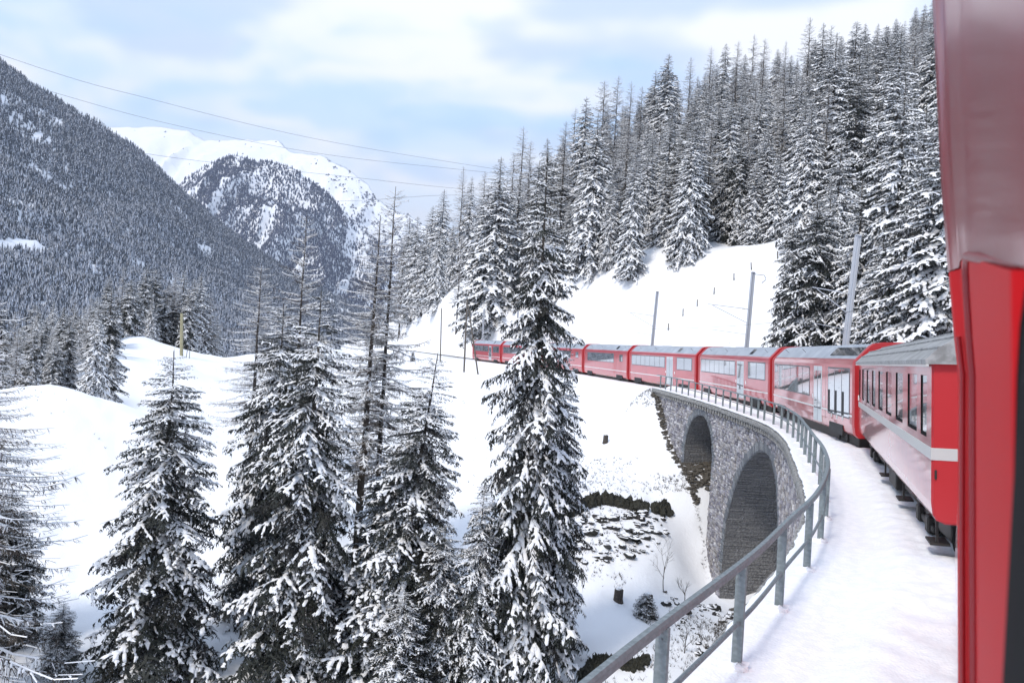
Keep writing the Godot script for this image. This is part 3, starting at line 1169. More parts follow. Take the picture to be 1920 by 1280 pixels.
	var hx: float = wx.call(0.74)
	hatch.quad(Vector3(hx - 0.28, 3.43, -1.115), Vector3(hx - 0.28, 3.73, -0.815), Vector3(hx + 0.28, 3.73, -0.815), Vector3(hx + 0.28, 3.43, -1.115))
	part("roof_hatch", hatch.mesh(), M.glass_dark, root)

func old_car() -> void:
	var fr := car_frame(1, 0.9)
	fr[0] = fr[0] * Transform3D(Basis(), Vector3(-0.32, 0, 0))
	fr[1] += 0.32
	var L: float = fr[1]
	var root := thing("railway_carriage", "older red carriage with grey waist stripe and ribbed roof, nearest ahead", "carriage", fr[0], "carriages of the red train")
	var hw := 1.31
	var y0 := 0.76
	var yw0 := 2.0
	var yw1 := 2.95
	var y1 := 3.14
	# lower side with the waist, rounded under
	var low := MB.new()
	extrude(low, mirrored([Vector2(-1.12, y0), Vector2(-1.24, y0 + 0.05), Vector2(-1.29, y0 + 0.14), Vector2(-hw, y0 + 0.3), Vector2(-hw, yw0)]), 0.0, L)
	var body := part("body", low.mesh(), M.red_old, root)
	var wins := []
	for f in [[0.018, 0.052], [0.10, 0.178], [0.225, 0.30], [0.35, 0.425], [0.475, 0.545], [0.60, 0.665], [0.725, 0.785], [0.845, 0.90], [0.945, 0.985]]:
		wins.append([f[0] * L, f[1] * L])
	wins[0] = [0.03 * L, 0.072 * L]
	var xs := [0.0]
	for w in wins:
		xs.append(w[0]); xs.append(w[1])
	xs.append(L)
	var up := MB.new()
	up.box(Transform3D(Basis(), Vector3(L * 0.5, (yw1 + y1) * 0.5, -hw + 0.04)), Vector3(L, y1 - yw1, 0.08))
	for k in range(0, xs.size(), 2):
		up.box(Transform3D(Basis(), Vector3((xs[k] + xs[k + 1]) * 0.5, (yw0 + yw1) * 0.5, -hw + 0.04)), Vector3(xs[k + 1] - xs[k], yw1 - yw0, 0.08))
	part("side_wall", up.mesh(), M.red_old, root)
	part("far_side_wall", box_at(0, L, yw0, y1, hw - 0.08, hw), M.red_old, root)
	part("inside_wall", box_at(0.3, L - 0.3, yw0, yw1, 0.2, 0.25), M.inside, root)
	for w in wins:
		var f := part("window", box_at(w[0], w[1], yw0, yw0 + 0.05, -hw + 0.003, -hw + 0.075), M.rubber, root)
		part("pane", box_at(w[0] + 0.005, w[1] - 0.005, yw0 + 0.05, yw1 - 0.005, -hw + 0.018, -hw + 0.03), M.glass, f)
		part("reveal", box_at(w[1] - 0.02, w[1] - 0.001, yw0 + 0.05, yw1 - 0.003, -hw + 0.002, -hw + 0.017), M.rubber, f)
	part("waist_stripe", box_at(-0.027, L + 0.006, 1.70, 1.88, -hw - 0.006, hw + 0.006, 0.004), M.stripe_grey, root)
	for e in [0, 1]:
		var x := 0.0 if e == 0 else L - 0.06
		part("end_wall", box_at(x + 0.002, x + 0.058, yw0 + 0.002, y1 - 0.002, -hw + 0.082, hw - 0.082), M.red_end, root)
	var ef := MB.new()
	extrude(ef, mirrored([Vector2(-1.10, y0 + 0.02), Vector2(-1.22, y0 + 0.06), Vector2(-1.27, y0 + 0.15), Vector2(-hw + 0.03, y0 + 0.3), Vector2(-hw + 0.03, y1)]), -0.02, 0.0)
	part("end_panel", ef.mesh(), M.red_end, root)
	var rf := MB.new()
	var rp := [Vector2(-hw - 0.09, y1 - 0.02), Vector2(-hw - 0.10, y1 + 0.05), Vector2(-1.22, 3.37), Vector2(-0.98, 3.53), Vector2(-0.6, 3.67), Vector2(-0.25, 3.73)]
	extrude(rf, mirrored(rp), -0.12, L + 0.12)
	var roof := part("roof", rf.mesh(), M.roof_old, root)
	for q in [[-1.225, 3.368], [-0.985, 3.53], [-0.6, 3.672], [0.0, 3.735]]:
		part("rib", box_at(-0.1, L + 0.1, q[1] - 0.01, q[1] + 0.02, q[0] - 0.02, q[0] + 0.02, 0.005), M.roof_old, roof)
	part("gutter", box_at(-0.13, L + 0.13, y1 - 0.06, y1 - 0.022, -hw - 0.095, -hw - 0.05, 0.008), M.stripe_grey, root)
	part("underframe", box_at(0.3, L - 0.3, 0.42, y0 + 0.01, -1.0, 1.0, 0.03), M.iron, root)
	for x in [2.6, L - 2.6]:
		bogie(root, x, 0.05)
	for x in [0.55, 4.6, 8.2]:
		var st := part("step", box_at(x - 0.25, x + 0.25, 0.38, 0.42, -1.28, -1.0, 0.008), M.iron, root)
		part("bracket", box_at(x - 0.22, x - 0.18, 0.42, y0, -1.2, -1.16), M.iron, st)
	part("equipment_box", box_at(6.2, 7.6, 0.32, y0, -1.14, -0.5, 0.03), M.iron, root)
	# coupling gear at the near end
	part("buffer_beam", box_at(-0.08, 0.1, 0.50, 0.75, -0.9, 0.9, 0.02), M.iron, root)
	var hose := MB.new()
	hose.tube([Vector3(-0.06, 0.75, -1.02), Vector3(-0.12, 0.55, -1.03), Vector3(-0.1, 0.42, -1.0), Vector3(-0.02, 0.5, -0.98)], [0.03], 7)
	part("hose", hose.mesh(), M.rubber, root)
	part("end_handle", box_at(-0.05, -0.021, 1.42, 1.56, -1.27, -1.24, 0.008), M.iron, root)
	part("tail_plate", box_at(L - 0.02, L + 0.02, 1.9, 2.08, -hw - 0.02, -hw + 0.2, 0.01), M.white_paint, root)

func build_train() -> void:
	old_car()
	modern_car(2, "red carriage with tall end windows and dark glass in its roof edge, second ahead", 1)
	modern_car(3, "red carriage third ahead, over the larger viaduct arch", 0)
	modern_car(4, "red carriage fourth ahead, at the far end of the viaduct railing", 0)
	modern_car(5, "red carriage just right of the tall foreground spruce, fifth ahead", 2)
	modern_car(6, "red carriage mostly hidden behind the tall foreground spruce", 2)
	modern_car(7, "red carriage second from the front, just left of the tall spruce", 0)
	modern_car(8, "front red carriage farthest away beside the leaning pole", 0)
	# rails, mostly under the snow
	var inner := curve_of(JOINTS + AHEAD)
	for side in [-0.83, -1.83]:
		var mb := MB.new()
		var yf := func(s: float) -> float: return deck_y(inner.sample_baked(s).z)
		sweep(mb, inner, 6.0, 330.0, 1.0, [Vector2(side + 0.035, 0.0), Vector2(side + 0.035, 0.09), Vector2(side - 0.035, 0.09), Vector2(side - 0.035, 0.0)], yf)
		tag(part("rail", mb.mesh(), M.iron), "steel rail under the train on the %s side of the curve" % ("inner" if side > -1.0 else "outer"), "rail")

# the carriage that the picture is taken from: f along it, o outwards, tilted a little by the cant of the curve
func own(f: float, o: float, y: float) -> Vector3:
	var h := deg_to_rad(29.5)
	return Vector3(sin(h) * f - cos(h) * o, y, -cos(h) * f - sin(h) * o)

func build_own_carriage() -> void:
	var root := thing("railway_carriage", "red carriage close at the right edge with black-sealed open window", "carriage", Transform3D.IDENTITY, "carriages of the red train")
	# o of the standing edge of the wall at f = 1.5, by height
	var edge_o := [[1.2, -0.13], [2.0, -0.064], [2.384, -0.044], [2.488, -0.039], [2.734, -0.0265], [3.0, -0.0146], [3.054, -0.0066], [3.18, 0.0089], [3.335, 0.0267], [3.502, 0.0412], [3.642, 0.0536], [3.784, 0.0671]]
	var eo := func(y: float) -> float:
		for k in edge_o.size() - 1:
			if y <= edge_o[k + 1][0]:
				return lerpf(edge_o[k][1], edge_o[k + 1][1], (y - edge_o[k][0]) / (edge_o[k + 1][0] - edge_o[k][0]))
		return 0.07
	var top := func(f: float) -> float: return 3.058 + 0.143 * clampf(f - 0.5, -0.4, 0.78)       # where the side meets the roof edge
	# the wall between its far edge and the window
	var rows := []
	for k in 25:
		var row := PackedVector3Array()
		for q in [[1.75, -0.16], [1.56, -0.05], [1.52, -0.012], [1.50, 0.0], [1.48, -0.003], [1.455, -0.012], [1.43, -0.017], [1.36, -0.013], [1.30, -0.013], [1.22, -0.014], [1.0, -0.010], [0.8, -0.006], [0.6, -0.004], [0.52, -0.004], [0.504, -0.006], [0.501, -0.06]]:
			var yy: float = lerpf(1.2, top.call(q[0]), 1.0 - pow(1.0 - k / 24.0, 1.6))
			row.append(own(q[0], lerpf(-0.0272 - (3.0 - yy) * 0.055, eo.call(yy), clampf(q[0] - 0.5, 0.0, 1.0)) + q[1], yy))
		rows.append(row)
	var mb := MB.new()
	mb.sheet(rows, false, false)
	part("side_panel", mb.mesh(), M.red_flat, root)
	# the rounded edge of the roof above it
	rows = []
	for k in 13:
		var row := PackedVector3Array()
		for q in [[1.75, -0.2], [1.56, -0.05], [1.52, -0.012], [1.50, 0.001], [1.48, -0.003], [1.44, -0.013], [1.36, -0.012], [1.30, -0.016], [1.2, -0.020], [1.0, -0.014], [0.8, -0.012], [0.5, -0.012], [0.2, -0.04], [-1.0, -0.14]]:
			var yy: float = lerpf(top.call(q[0]) + 0.002, 3.784, pow(k / 12.0, 1.3))
			var e: float = eo.call(yy)
			row.append(own(q[0], lerpf(-0.022 + (yy - 3.085) * 0.03, e, clampf((q[0] - 0.4) / 1.1, 0.0, 1.0)) + q[1], yy))
		rows.append(row)
	mb = MB.new()
	mb.sheet(rows, false, false)
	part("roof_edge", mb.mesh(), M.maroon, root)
	# raised rim round the panel
	var rim := MB.new()
	var rl := []
	for q in [[1.21, 2.2], [1.21, 2.6], [1.21, 2.8], [1.21, 3.0], [1.21, 3.06], [1.205, 3.11], [1.19, 3.14], [1.16, 3.15]]:
		rl.append(own(q[0], lerpf(-0.0272 - (3.0 - q[1]) * 0.055, eo.call(q[1]), q[0] - 0.5) - 0.012, q[1]))
	for f in [1.1, 1.0, 0.9, 0.8, 0.7, 0.6, 0.54]:
		var yy: float = top.call(f) + 0.001
		rl.append(own(f, lerpf(-0.0272, eo.call(yy), clampf(f - 0.5, 0.0, 1.0)) - 0.006, yy))
	rim.tube(rl, [0.006, 0.006, 0.006, 0.006, 0.006, 0.006, 0.006, 0.006, 0.006, 0.0055, 0.005, 0.004, 0.0025, 0.0012, 0.0003], 10, false)
	part("rim", rim.mesh(), M.maroon, root)
	var bead := MB.new()
	var bl := []
	for yy in [2.2, 2.5, 2.75, 3.0, 3.06]:
		bl.append(own(1.45, eo.call(yy) - 0.006, yy))
	bead.tube(bl, [0.004], 8)
	part("edge_bead", bead.mesh(), M.maroon, root)
	# black rubber round the window
	var seal := MB.new()
	var pl := [[0.5, -0.09, 1.9], [0.5, -0.058, 2.5], [0.5, -0.042, 2.84], [0.5, -0.038, 3.0], [0.497, -0.038, 3.028], [0.487, -0.038, 3.046], [0.465, -0.038, 3.057], [0.44, -0.04, 3.061]]
	var pts := []
	for q in pl:
		pts.append(own(q[0], q[1], q[2]))
	seal.tube(pts, [0.006, 0.006, 0.006, 0.006, 0.006, 0.005, 0.003, 0.0005], 10, false)
	part("window_seal", seal.mesh(), M.rubber, root)
	var fr := MB.new()
	extrude(fr, [Vector2(-0.5, 1.9), Vector2(-0.5, 3.0), Vector2(-0.497, 3.028), Vector2(-0.487, 3.046), Vector2(-0.465, 3.057), Vector2(-0.41, 3.064), Vector2(-0.02, 3.07), Vector2(-0.02, 1.9)], -0.0335, -0.2)
	part("window_frame", fr.mesh(), M.rubber, root, Transform3D(Basis(own(0, 1, 0), Vector3.UP, -own(1, 0, 0)), Vector3.ZERO))
	# the rest of the body: further along, below the window and inside
	var rest := MB.new()
	for q in [[1.7, 10.5, -2.7, -0.17, 0.8, 3.1], [-3.0, 1.72, -2.7, -0.30, 0.8, 1.9]]:
		var b := MB.new()
		b.box(Transform3D(Basis(own(1, 0, 0), Vector3.UP, -own(0, 1, 0)), own((q[0] + q[1]) * 0.5, (q[2] + q[3]) * 0.5, (q[4] + q[5]) * 0.5)), Vector3(q[1] - q[0], q[5] - q[4], q[3] - q[2]), 0.03)
		rest.add(b, Transform3D.IDENTITY)
	part("body", rest.mesh(), M.red_own, root)
	part("roof", own_slab(-3.0, 10.5, -2.6, -0.33, 3.12, 3.6), M.roof_old, root)

func own_slab(f0: float, f1: float, o0: float, o1: float, y0: float, y1: float) -> ArrayMesh:
	var b := MB.new()
	b.box(Transform3D(Basis(own(1, 0, 0), Vector3.UP, -own(0, 1, 0)), own((f0 + f1) * 0.5, (o0 + o1) * 0.5, (y0 + y1) * 0.5)), Vector3(f1 - f0, y1 - y0, o1 - o0), 0.01)
	return b.mesh()

# ================================================================ masts, poles and wires
func build_masts() -> void:
	var tall := "catenary masts beside the track"
	var list := [
		[[17.95, -43.0], 10.35, "pale metal catenary mast in front of the dark trees, nearest of the masts", 1, 0.06],
		[[18.5, -61.0], 10.0, "grey catenary mast with a hooked top beside the snow field", 2, 0.03],
		[[14.5, -80.0], 9.6, "grey catenary mast with a long arm above the carriage roofs", 3, 0.04],
		[[-5.4, -141.0], 9.5, "thin catenary mast behind the farthest carriage", 0, 0.0],
		[[0.7, -126.0], 9.6, "thin catenary mast just left of the tall spruce", 0, 0.0]]
	for m in list:
		var x: float = m[0][0]
		var z: float = m[0][1]
		var base := minf(ground_y(x, z), 1.0) - 0.4
		var root := thing("catenary_mast", m[2], "mast", Transform3D(Basis(Vector3.BACK, -m[4]), Vector3(x - m[4] * 4.0, base, z)), tall)
		var h: float = m[1] - base
		var mb := MB.new()
		# an H section that narrows to the top
		for o in [-0.11, 0.11]:
			mb.box(Transform3D(Basis(Vector3.UP, 0.35), Vector3(o, h * 0.5, 0)), Vector3(0.025, h, 0.2), 0.004)
		mb.box(Transform3D(Basis(), Vector3(0, h * 0.5, 0)), Vector3(0.2, h, 0.02))
		part("post", mb.mesh(), M.mast, root)
		mb = MB.new()
		mb.box(Transform3D(Basis(), Vector3(0, h + 0.03, 0)), Vector3(0.3, 0.06, 0.26), 0.01)
		part("cap", mb.mesh(), M.mast, root)
		var to := Vector3(track_x(z) - x, 0, 0.0)
		var arm := MB.new()
		var ya := 7.1 - base
		if m[3] == 2:
			arm.tube([Vector3(0, h - 0.1, 0), Vector3(0.9, h - 0.12, 0), Vector3(1.05, h - 0.4, 0)], [0.035], 6)
			arm.tube([Vector3(1.05, h - 0.45, 0), Vector3(0.75, h - 0.75, 0)], [0.05], 6)
		arm.tube([Vector3(0, ya, 0), Vector3(to.x, ya + 0.12, 0)], [0.03], 6)
		arm.tube([Vector3(0, ya - 1.15, 0), Vector3(to.x * 0.88, ya + 0.05, 0)], [0.028], 6)
		arm.tube([Vector3(0, ya - 2.0, 0), Vector3(to.x * 0.9, ya - 1.85, 0)], [0.02], 6)
		part("arm", arm.mesh(), M.mast, root)
		var ins := MB.new()
		for k in 5:
			var cx: float = to.x * 0.12 + signf(to.x) * 0.05 * k
			ins.tube([Vector3(cx, ya + 0.01, 0), Vector3(cx + signf(to.x) * 0.025, ya + 0.01, 0)], [0.07, 0.04], 8)
		part("insulator", ins.mesh(), M.stripe_grey, root)
	# the contact wire over the track
	var inner := curve_of(JOINTS + AHEAD)
	var cw := MB.new()
	var yf := func(s: float) -> float: return 5.45
	sweep(cw, inner, 12.0, 200.0, 2.0, [Vector2(-1.325, 0), Vector2(-1.33, 0.012), Vector2(-1.345, 0.012), Vector2(-1.35, 0), Vector2(-1.345, -0.008), Vector2(-1.33, -0.008)], yf)
	tag(part("contact_wire", cw.mesh(), M.wire), "thin overhead contact wire running above the train roofs", "wire")
	# wooden poles
	var poles := [
		[Vector3(-6.45, -0.9, -108.0), Vector3(-6.6, 9.4, -108.0), 0.13, "wood", "dark upright wooden pole in front of the farthest carriage", "wooden_pole"],
		[Vector3(-4.2, -1.9, -106.0), Vector3(-6.4, 8.4, -107.8), 0.12, "wood", "leaning dark wooden strut crossing in front of the farthest carriage", "pole_strut"],
		[Vector3(-12.7, -2.2, -140.0), Vector3(-13.1, 9.3, -140.0), 0.12, "wood", "thin grey pole rising behind the tip of the leaning spruce", "wooden_pole"],
		[Vector3(-44.2, -2.4, -104.0), Vector3(-44.6, 4.9, -104.0), 0.24, "wood_pale", "pale yellowish wooden pole on the snowy knoll", "wooden_pole"],
		[Vector3(-43.75, -2.4, -104.0), Vector3(-43.5, 0.5, -104.0), 0.05, "wood", "short thin stake right beside the yellowish pole", "stake"],
		[Vector3(-43.2, -2.4, -104.0), Vector3(-43.2, 0.1, -104.0), 0.05, "wood", "short thin stake second right of the yellowish pole", "stake"]]
	for p in poles:
		var mb := MB.new()
		mb.tube([p[0], p[0].lerp(p[1], 0.5), p[1]], [p[2], p[2] * 0.9, p[2] * 0.75], 9)
		tag(part(p[5], mb.mesh(), M[p[3]]), p[4], "pole")
	# power lines high across the valley
	var lines := [
		[[Vector3(-240.0, 95.0, -150.0), Vector3(-150.6, 77.6, -220.0), Vector3(-121.6, 77.6, -256.7), Vector3(-77.4, 77.3, -293.3), Vector3(-10.0, 78.4, -330.0), Vector3(30, 80, -350)], "highest dark power line crossing the sky above the white peak"],
		[[Vector3(-240.0, 82.0, -170.0), Vector3(-163.8, 77.3, -240.0), Vector3(-127.5, 74.4, -270.0), Vector3(-78.8, 73.6, -300.0), Vector3(-16.8, 77.0, -330.0), Vector3(30, 79, -350)], "second power line, touching the crest of the white peak"],
		[[Vector3(-230.0, 64.0, -170.0), Vector3(-156.1, 60.4, -230.0), Vector3(-123.6, 61.0, -263.3), Vector3(-69.2, 64.7, -296.7), Vector3(-25.5, 69.2, -330.0), Vector3(20, 73, -350)], "power line crossing the upper part of the forested mountain"],
		[[Vector3(-230.0, 58.0, -190.0), Vector3(-168.9, 53.6, -250.0), Vector3(-144.8, 52.4, -270.0), Vector3(-121.2, 52.9, -290.0), Vector3(-71.6, 57.5, -310.0), Vector3(-33.3, 66.0, -330.0), Vector3(10, 72, -350)], "lowest power line crossing the forested mountain"]]
	for l in lines:
		var c := Curve3D.new()
		var n: int = l[0].size()
		for k in n:
			var t: Vector3 = (l[0][mini(k + 1, n - 1)] - l[0][maxi(k - 1, 0)]) * 0.16
			c.add_point(l[0][k], -t, t)
		var pts := []
		var len := c.get_baked_length()
		for k in 61:
			pts.append(c.sample_baked(len * k / 60.0))
		var mb := MB.new()
		mb.tube(pts, [0.055], 5)
		tag(part("power_line", mb.mesh(), M.wire), l[1], "wire", "power lines across the valley")

# ================================================================ trees
func clump(w: MB, rng: RandomNumberGenerator, at: Vector3, along: Vector3, l: float, wide: float, h: float) -> void:
	var sv := along.cross(Vector3.UP).normalized()
	var apex := at + Vector3(0, h, 0) + along * rng.randf_range(-0.25, 0.25) * l
	var ring := []
	for k in 6:
		var a := TAU * (k + rng.randf_range(-0.25, 0.25)) / 6.0
		var q := rng.randf_range(0.7, 1.2)
		ring.append(at + along * cos(a) * l * 0.5 * q + sv * sin(a) * wide * q + Vector3(0, rng.randf_range(-0.35, 0.1) * h, 0))
	for k in 6:
		var a: Vector3 = ring[k]
		var b: Vector3 = ring[(k + 1) % 6]
		if (b - a).cross(apex - a).y < 0.0:
			var t := a
			a = b
			b = t
		w.v.append_array([a, apex, b])
		w.n.append_array([((a - at).normalized() + Vector3.UP * 0.7).normalized(), Vector3.UP, ((b - at).normalized() + Vector3.UP * 0.7).normalized()])

func twig(d: MB, w: MB, rng: RandomNumberGenerator, b: Vector3, dr: Vector3, l: float, snowed: bool, sw: float) -> void:
	var sv := dr.cross(Vector3.UP).normalized()
	var wd := rng.randf_range(0.008, 0.014)
	var p1 := b + dr * l * 0.5 + Vector3(0, -0.07 * l, 0)
	var p2 := b + dr * l + Vector3(0, -0.32 * l, 0)
	d.quad(b - sv * wd, b + sv * wd, p1 + sv * wd * 1.2, p1 - sv * wd * 1.2)
	d.tri(p1 - sv * wd * 1.2, p1 + sv * wd * 1.2, p2)
	for j in 3:
		var t0 := (j + rng.randf() * 0.6) / 3.0
		var q0 := b.lerp(p2, t0)
		var q1 := b.lerp(p2, minf(t0 + 0.28, 1.0))
		d.tri(q0, q1, (q0 + q1) * 0.5 + Vector3(rng.randf_range(-0.02, 0.04), -rng.randf_range(0.03, 0.095), rng.randf_range(-0.04, 0.04)))
	var q := b.lerp(p2, rng.randf_range(0.3, 0.9))
	d.tri(q - dr * 0.012, q + dr * 0.012, q + dr * 0.03 + sv * (1.0 if rng.randf() < 0.5 else -1.0) * rng.randf_range(0.02, 0.055))
	if snowed:
		var wa := rng.randf_range(0.007, 0.016) * sw
		var wb := rng.randf_range(0.003, 0.012) * sw
		var ha := b + Vector3(0, wa + 0.006, 0)
		var hb := p1.lerp(p2, 0.4) + Vector3(0, wb + 0.006, 0)
		var pb := p1.lerp(p2, 0.4)
		w.quad(b + sv * wa, pb + sv * wb, hb, ha)
		w.quad(pb - sv * wb, b - sv * wa, ha, hb)

func frond(rng: RandomNumberGenerator, nsec: int, ntw: int, droop: float, snowy: float, sw: float) -> Array:
	var d := MB.new()
	var w := MB.new()
	var bend := rng.randf_range(-0.16, 0.16)
	var ax := func(x: float) -> Vector3: return Vector3(x, -droop * x * x + 0.45 * droop * x * x * x * x, bend * x * x)
	for i in nsec:
		var x := 0.10 + 0.84 * (i + rng.randf()) / nsec
		var sd := 1.0 if i % 2 else -1.0
		if rng.randf() < 0.15:
			sd = -sd
		var l := (0.10 + 0.36 * pow(1.0 - x, 0.65)) * rng.randf_range(0.55, 1.3) * lerpf(0.45, 1.0, smoothstep(0.0, 0.3, x))
		var a := rng.randf_range(0.45, 1.2)
		var dr := Vector3(cos(a), -rng.randf_range(-0.05, 0.5), sd * sin(a)).normalized()
		var b: Vector3 = ax.call(x)
		var sag := rng.randf_range(0.2, 0.55)
		var p := func(t: float) -> Vector3: return b + dr * l * t + Vector3(0, -sag * l * t * t, 0)
		var sv := dr.cross(Vector3.UP).normalized()
		for k in ntw:
			var t := (k + rng.randf()) / ntw
			var q: Vector3 = p.call(t)
			var out := (dr * rng.randf_range(0.5, 1.0) + sv * (1.0 if k % 2 else -1.0) * rng.randf_range(0.3, 1.0) + Vector3(0, -rng.randf_range(0.0, 0.6), 0)).normalized()
			twig(d, w, rng, q, out, rng.randf_range(0.06, 0.15) * (1.1 - 0.5 * t), rng.randf() < snowy * 0.35, sw)
		if rng.randf() < snowy:
			var t := rng.randf_range(0.0, 0.2)
			while t < 0.95:
				var q: Vector3 = p.call(t)
				var step := rng.randf_range(0.14, 0.42)
				var ww := rng.randf_range(0.010, 0.030) * sw * (1.0 - 0.4 * t)
				clump(w, rng, q + Vector3(0, 0.006, 0), (p.call(t + 0.1) - q).normalized(), step * l * rng.randf_range(1.3, 2.1), ww, ww * rng.randf_range(0.7, 1.3))
				t += step * (1.0 if rng.randf() < 0.75 else 1.8)
	for k in nsec:
		var x := 0.06 + 0.94 * rng.randf()
		var a := rng.randf_range(0.3, 1.5) * (1.0 if k % 2 else -1.0)
		twig(d, w, rng, ax.call(x), Vector3(cos(a), -rng.randf_range(0.0, 0.8), sin(a)).normalized(), rng.randf_range(0.07, 0.16), rng.randf() < snowy * 0.4, sw)
	# the branch itself and the snow along it
	var line := []
	for x in [0.0, 0.25, 0.5, 0.75, 1.0]:
		line.append(ax.call(x))
	d.tube(line, [0.014, 0.012, 0.01, 0.007, 0.003], 3, false)
	var x := 0.06
	while x < 0.97:
		var q: Vector3 = ax.call(x)
		var step := rng.randf_range(0.06, 0.16)
		var ww := rng.randf_range(0.014, 0.046) * sw * (1.0 - 0.4 * x)
		if rng.randf() < 0.35 + 0.55 * snowy:
			clump(w, rng, q + Vector3(0, 0.008, rng.randf_range(-0.012, 0.012)), (ax.call(x + 0.05) - q).normalized(), step * rng.randf_range(1.4, 2.3), ww, ww * rng.randf_range(0.7, 1.4))
		x += step
	return [d, w]

func trunk_mesh(h: float, r: float, rng: RandomNumberGenerator, lean := 0.0) -> ArrayMesh:
	var mb := MB.new()
	var pts := []
	var rad := []
	for k in 11:
		var t := k / 10.0
		pts.append(Vector3(lean * t * t + rng.randf_range(-0.03, 0.03), h * t - 0.6 * (1.0 - t), rng.randf_range(-0.03, 0.03)))
		rad.append(r * (1.0 - t) + 0.012 + (0.35 * r if k == 0 else 0.0))
	mb.tube(pts, rad, 8)
	return mb.mesh()

var fronds := []
var snowy_fronds := []
var top_fronds := []

func spruce(seed_: int, rb: float, snowy: float, shape_: float, bare: float, kind_: Array) -> Array:         # 16 m high
	var rng := RandomNumberGenerator.new()
	rng.seed = seed_
	const H := 16.0
	var crown := MB.new()
	var snow := MB.new()
	var t := bare
	var az := rng.randf() * TAU
	while t < 0.985:
		var R := rb * pow(1.0 - t, shape_) * lerpf(0.8, 1.0, smoothstep(bare, bare + 0.12, t)) + 0.12 + 0.30 * (1.0 - t) * t
		var n := 8 if t < 0.6 else (7 if t < 0.85 else 6)
		az += rng.randf_range(0.3, 1.2)
		for k in n:
			if rng.randf() < 0.10:
				continue
			var a := az + TAU * k / n + rng.randf_range(-0.35, 0.35)
			var L := R * rng.randf_range(0.68, 1.18)
			var pitch := deg_to_rad(lerpf(-30.0, 24.0, pow(t, 3.0)) + rng.randf_range(-15.0, 12.0))
			var x := Vector3(cos(a) * cos(pitch), sin(pitch), sin(a) * cos(pitch))
			var z := Vector3(-sin(a), 0, cos(a)).rotated(x, rng.randf_range(-0.3, 0.3))
			var y := z.cross(x)
			var fr: Array = kind_[rng.randi() % kind_.size()] if L > 0.8 else top_fronds[rng.randi() % top_fronds.size()]
			var wide := L * rng.randf_range(0.75, 1.0)
			var bs := Basis(x * L, y * maxf(L * 0.8, 0.5), z * wide)
			var tr := Transform3D(bs, Vector3(0, H * t + rng.randf_range(-0.12, 0.12), 0))
			crown.add(fr[0], tr)
			crown.paint(Color(0.018, 0.0205, 0.0175) * rng.randf_range(0.6, 1.7))
			if rng.randf() < snowy:
				snow.add(fr[1], tr)
		t += lerpf(0.0215, 0.0145, t)
	for k in 6:
		var a := TAU * k / 6.0
		crown.tri(Vector3(cos(a) * 0.02, H * 0.975, sin(a) * 0.02), Vector3(cos(a + 1.0) * 0.02, H * 0.975, sin(a + 1.0) * 0.02), Vector3(0, H + 0.15, 0))
	crown.paint(Color(0.035, 0.038, 0.03))
	return [trunk_mesh(H, 0.19, rng), crown.mesh(), snow.mesh()]

func larch_branch(rng: RandomNumberGenerator, heavy: float) -> Array:
	var d := MB.new()
	var w := MB.new()
	var droop := rng.randf_range(0.15, 0.45) * (1.0 + heavy)
	var bend := rng.randf_range(-0.2, 0.2)
	var ax := func(x: float) -> Vector3: return Vector3(x, -droop * x * x + 0.75 * droop * x * x * x * x, bend * x * x)
	var line := []
	for k in 7:
		line.append(ax.call(k / 6.0) + Vector3(0, rng.randf_range(-0.012, 0.012), rng.randf_range(-0.015, 0.015)))
	d.tube(line, [0.012, 0.0105, 0.009, 0.0075, 0.006, 0.0045, 0.002], 3, false)
	for i in 44:
		var x := 0.10 + 0.83 * rng.randf()
		var sd := 1.0 if i % 2 else -1.0
		var b: Vector3 = ax.call(x)
		var l := rng.randf_range(0.10, 0.36) * (1.05 - x * 0.7)
		var dr := Vector3(rng.randf_range(0.2, 0.9), -rng.randf_range(0.1, 0.9 + heavy), sd * rng.randf_range(0.2, 0.9)).normalized()
		var s := dr.cross(Vector3(0.3, 1, 0.2)).normalized() * 0.0034
		var m1 := b + dr * l * 0.55 + Vector3(0, rng.randf_range(-0.02, 0.01), 0)
		d.quad(b - s, b + s, m1 + s * 0.8, m1 - s * 0.8)
		d.tri(m1 - s * 0.8, m1 + s * 0.8, b + dr * l + Vector3(0, -0.15 * l, 0))
		for j in 2:
			var q := b.lerp(m1, rng.randf_range(0.3, 1.0))
			d.tri(q - s * 0.7, q + s * 0.7, q + Vector3(rng.randf_range(-0.02, 0.06), -rng.randf_range(0.02, 0.09), rng.randf_range(-0.05, 0.05)))
		if rng.randf() < 0.5:
			var sv := dr.cross(Vector3.UP).normalized() * rng.randf_range(0.005, 0.010)
			var u := Vector3(0, 0.011, 0)
			w.quad(b + sv, m1 + sv * 0.6, m1 + u, b + u)
			w.quad(m1 - sv * 0.6, b - sv, b + u, m1 + u)
	var prev := []
	for k in 7:
		var q: Vector3 = line[k]
		var ww := rng.randf_range(0.010, 0.020) * (1.0 - 0.55 * k / 6.0)
		var h := ww * 1.2 + 0.006
		var ring := [q + Vector3(0, 0.003, ww), q + Vector3(0, h, 0), q + Vector3(0, 0.003, -ww)]
		if k > 0 and rng.randf() < 0.85:
			for j in 2:
				w.quad(prev[j], ring[j], ring[j + 1], prev[j + 1])
		prev = ring
	return [d, w]

var larch_parts := []
var heavy_parts := []

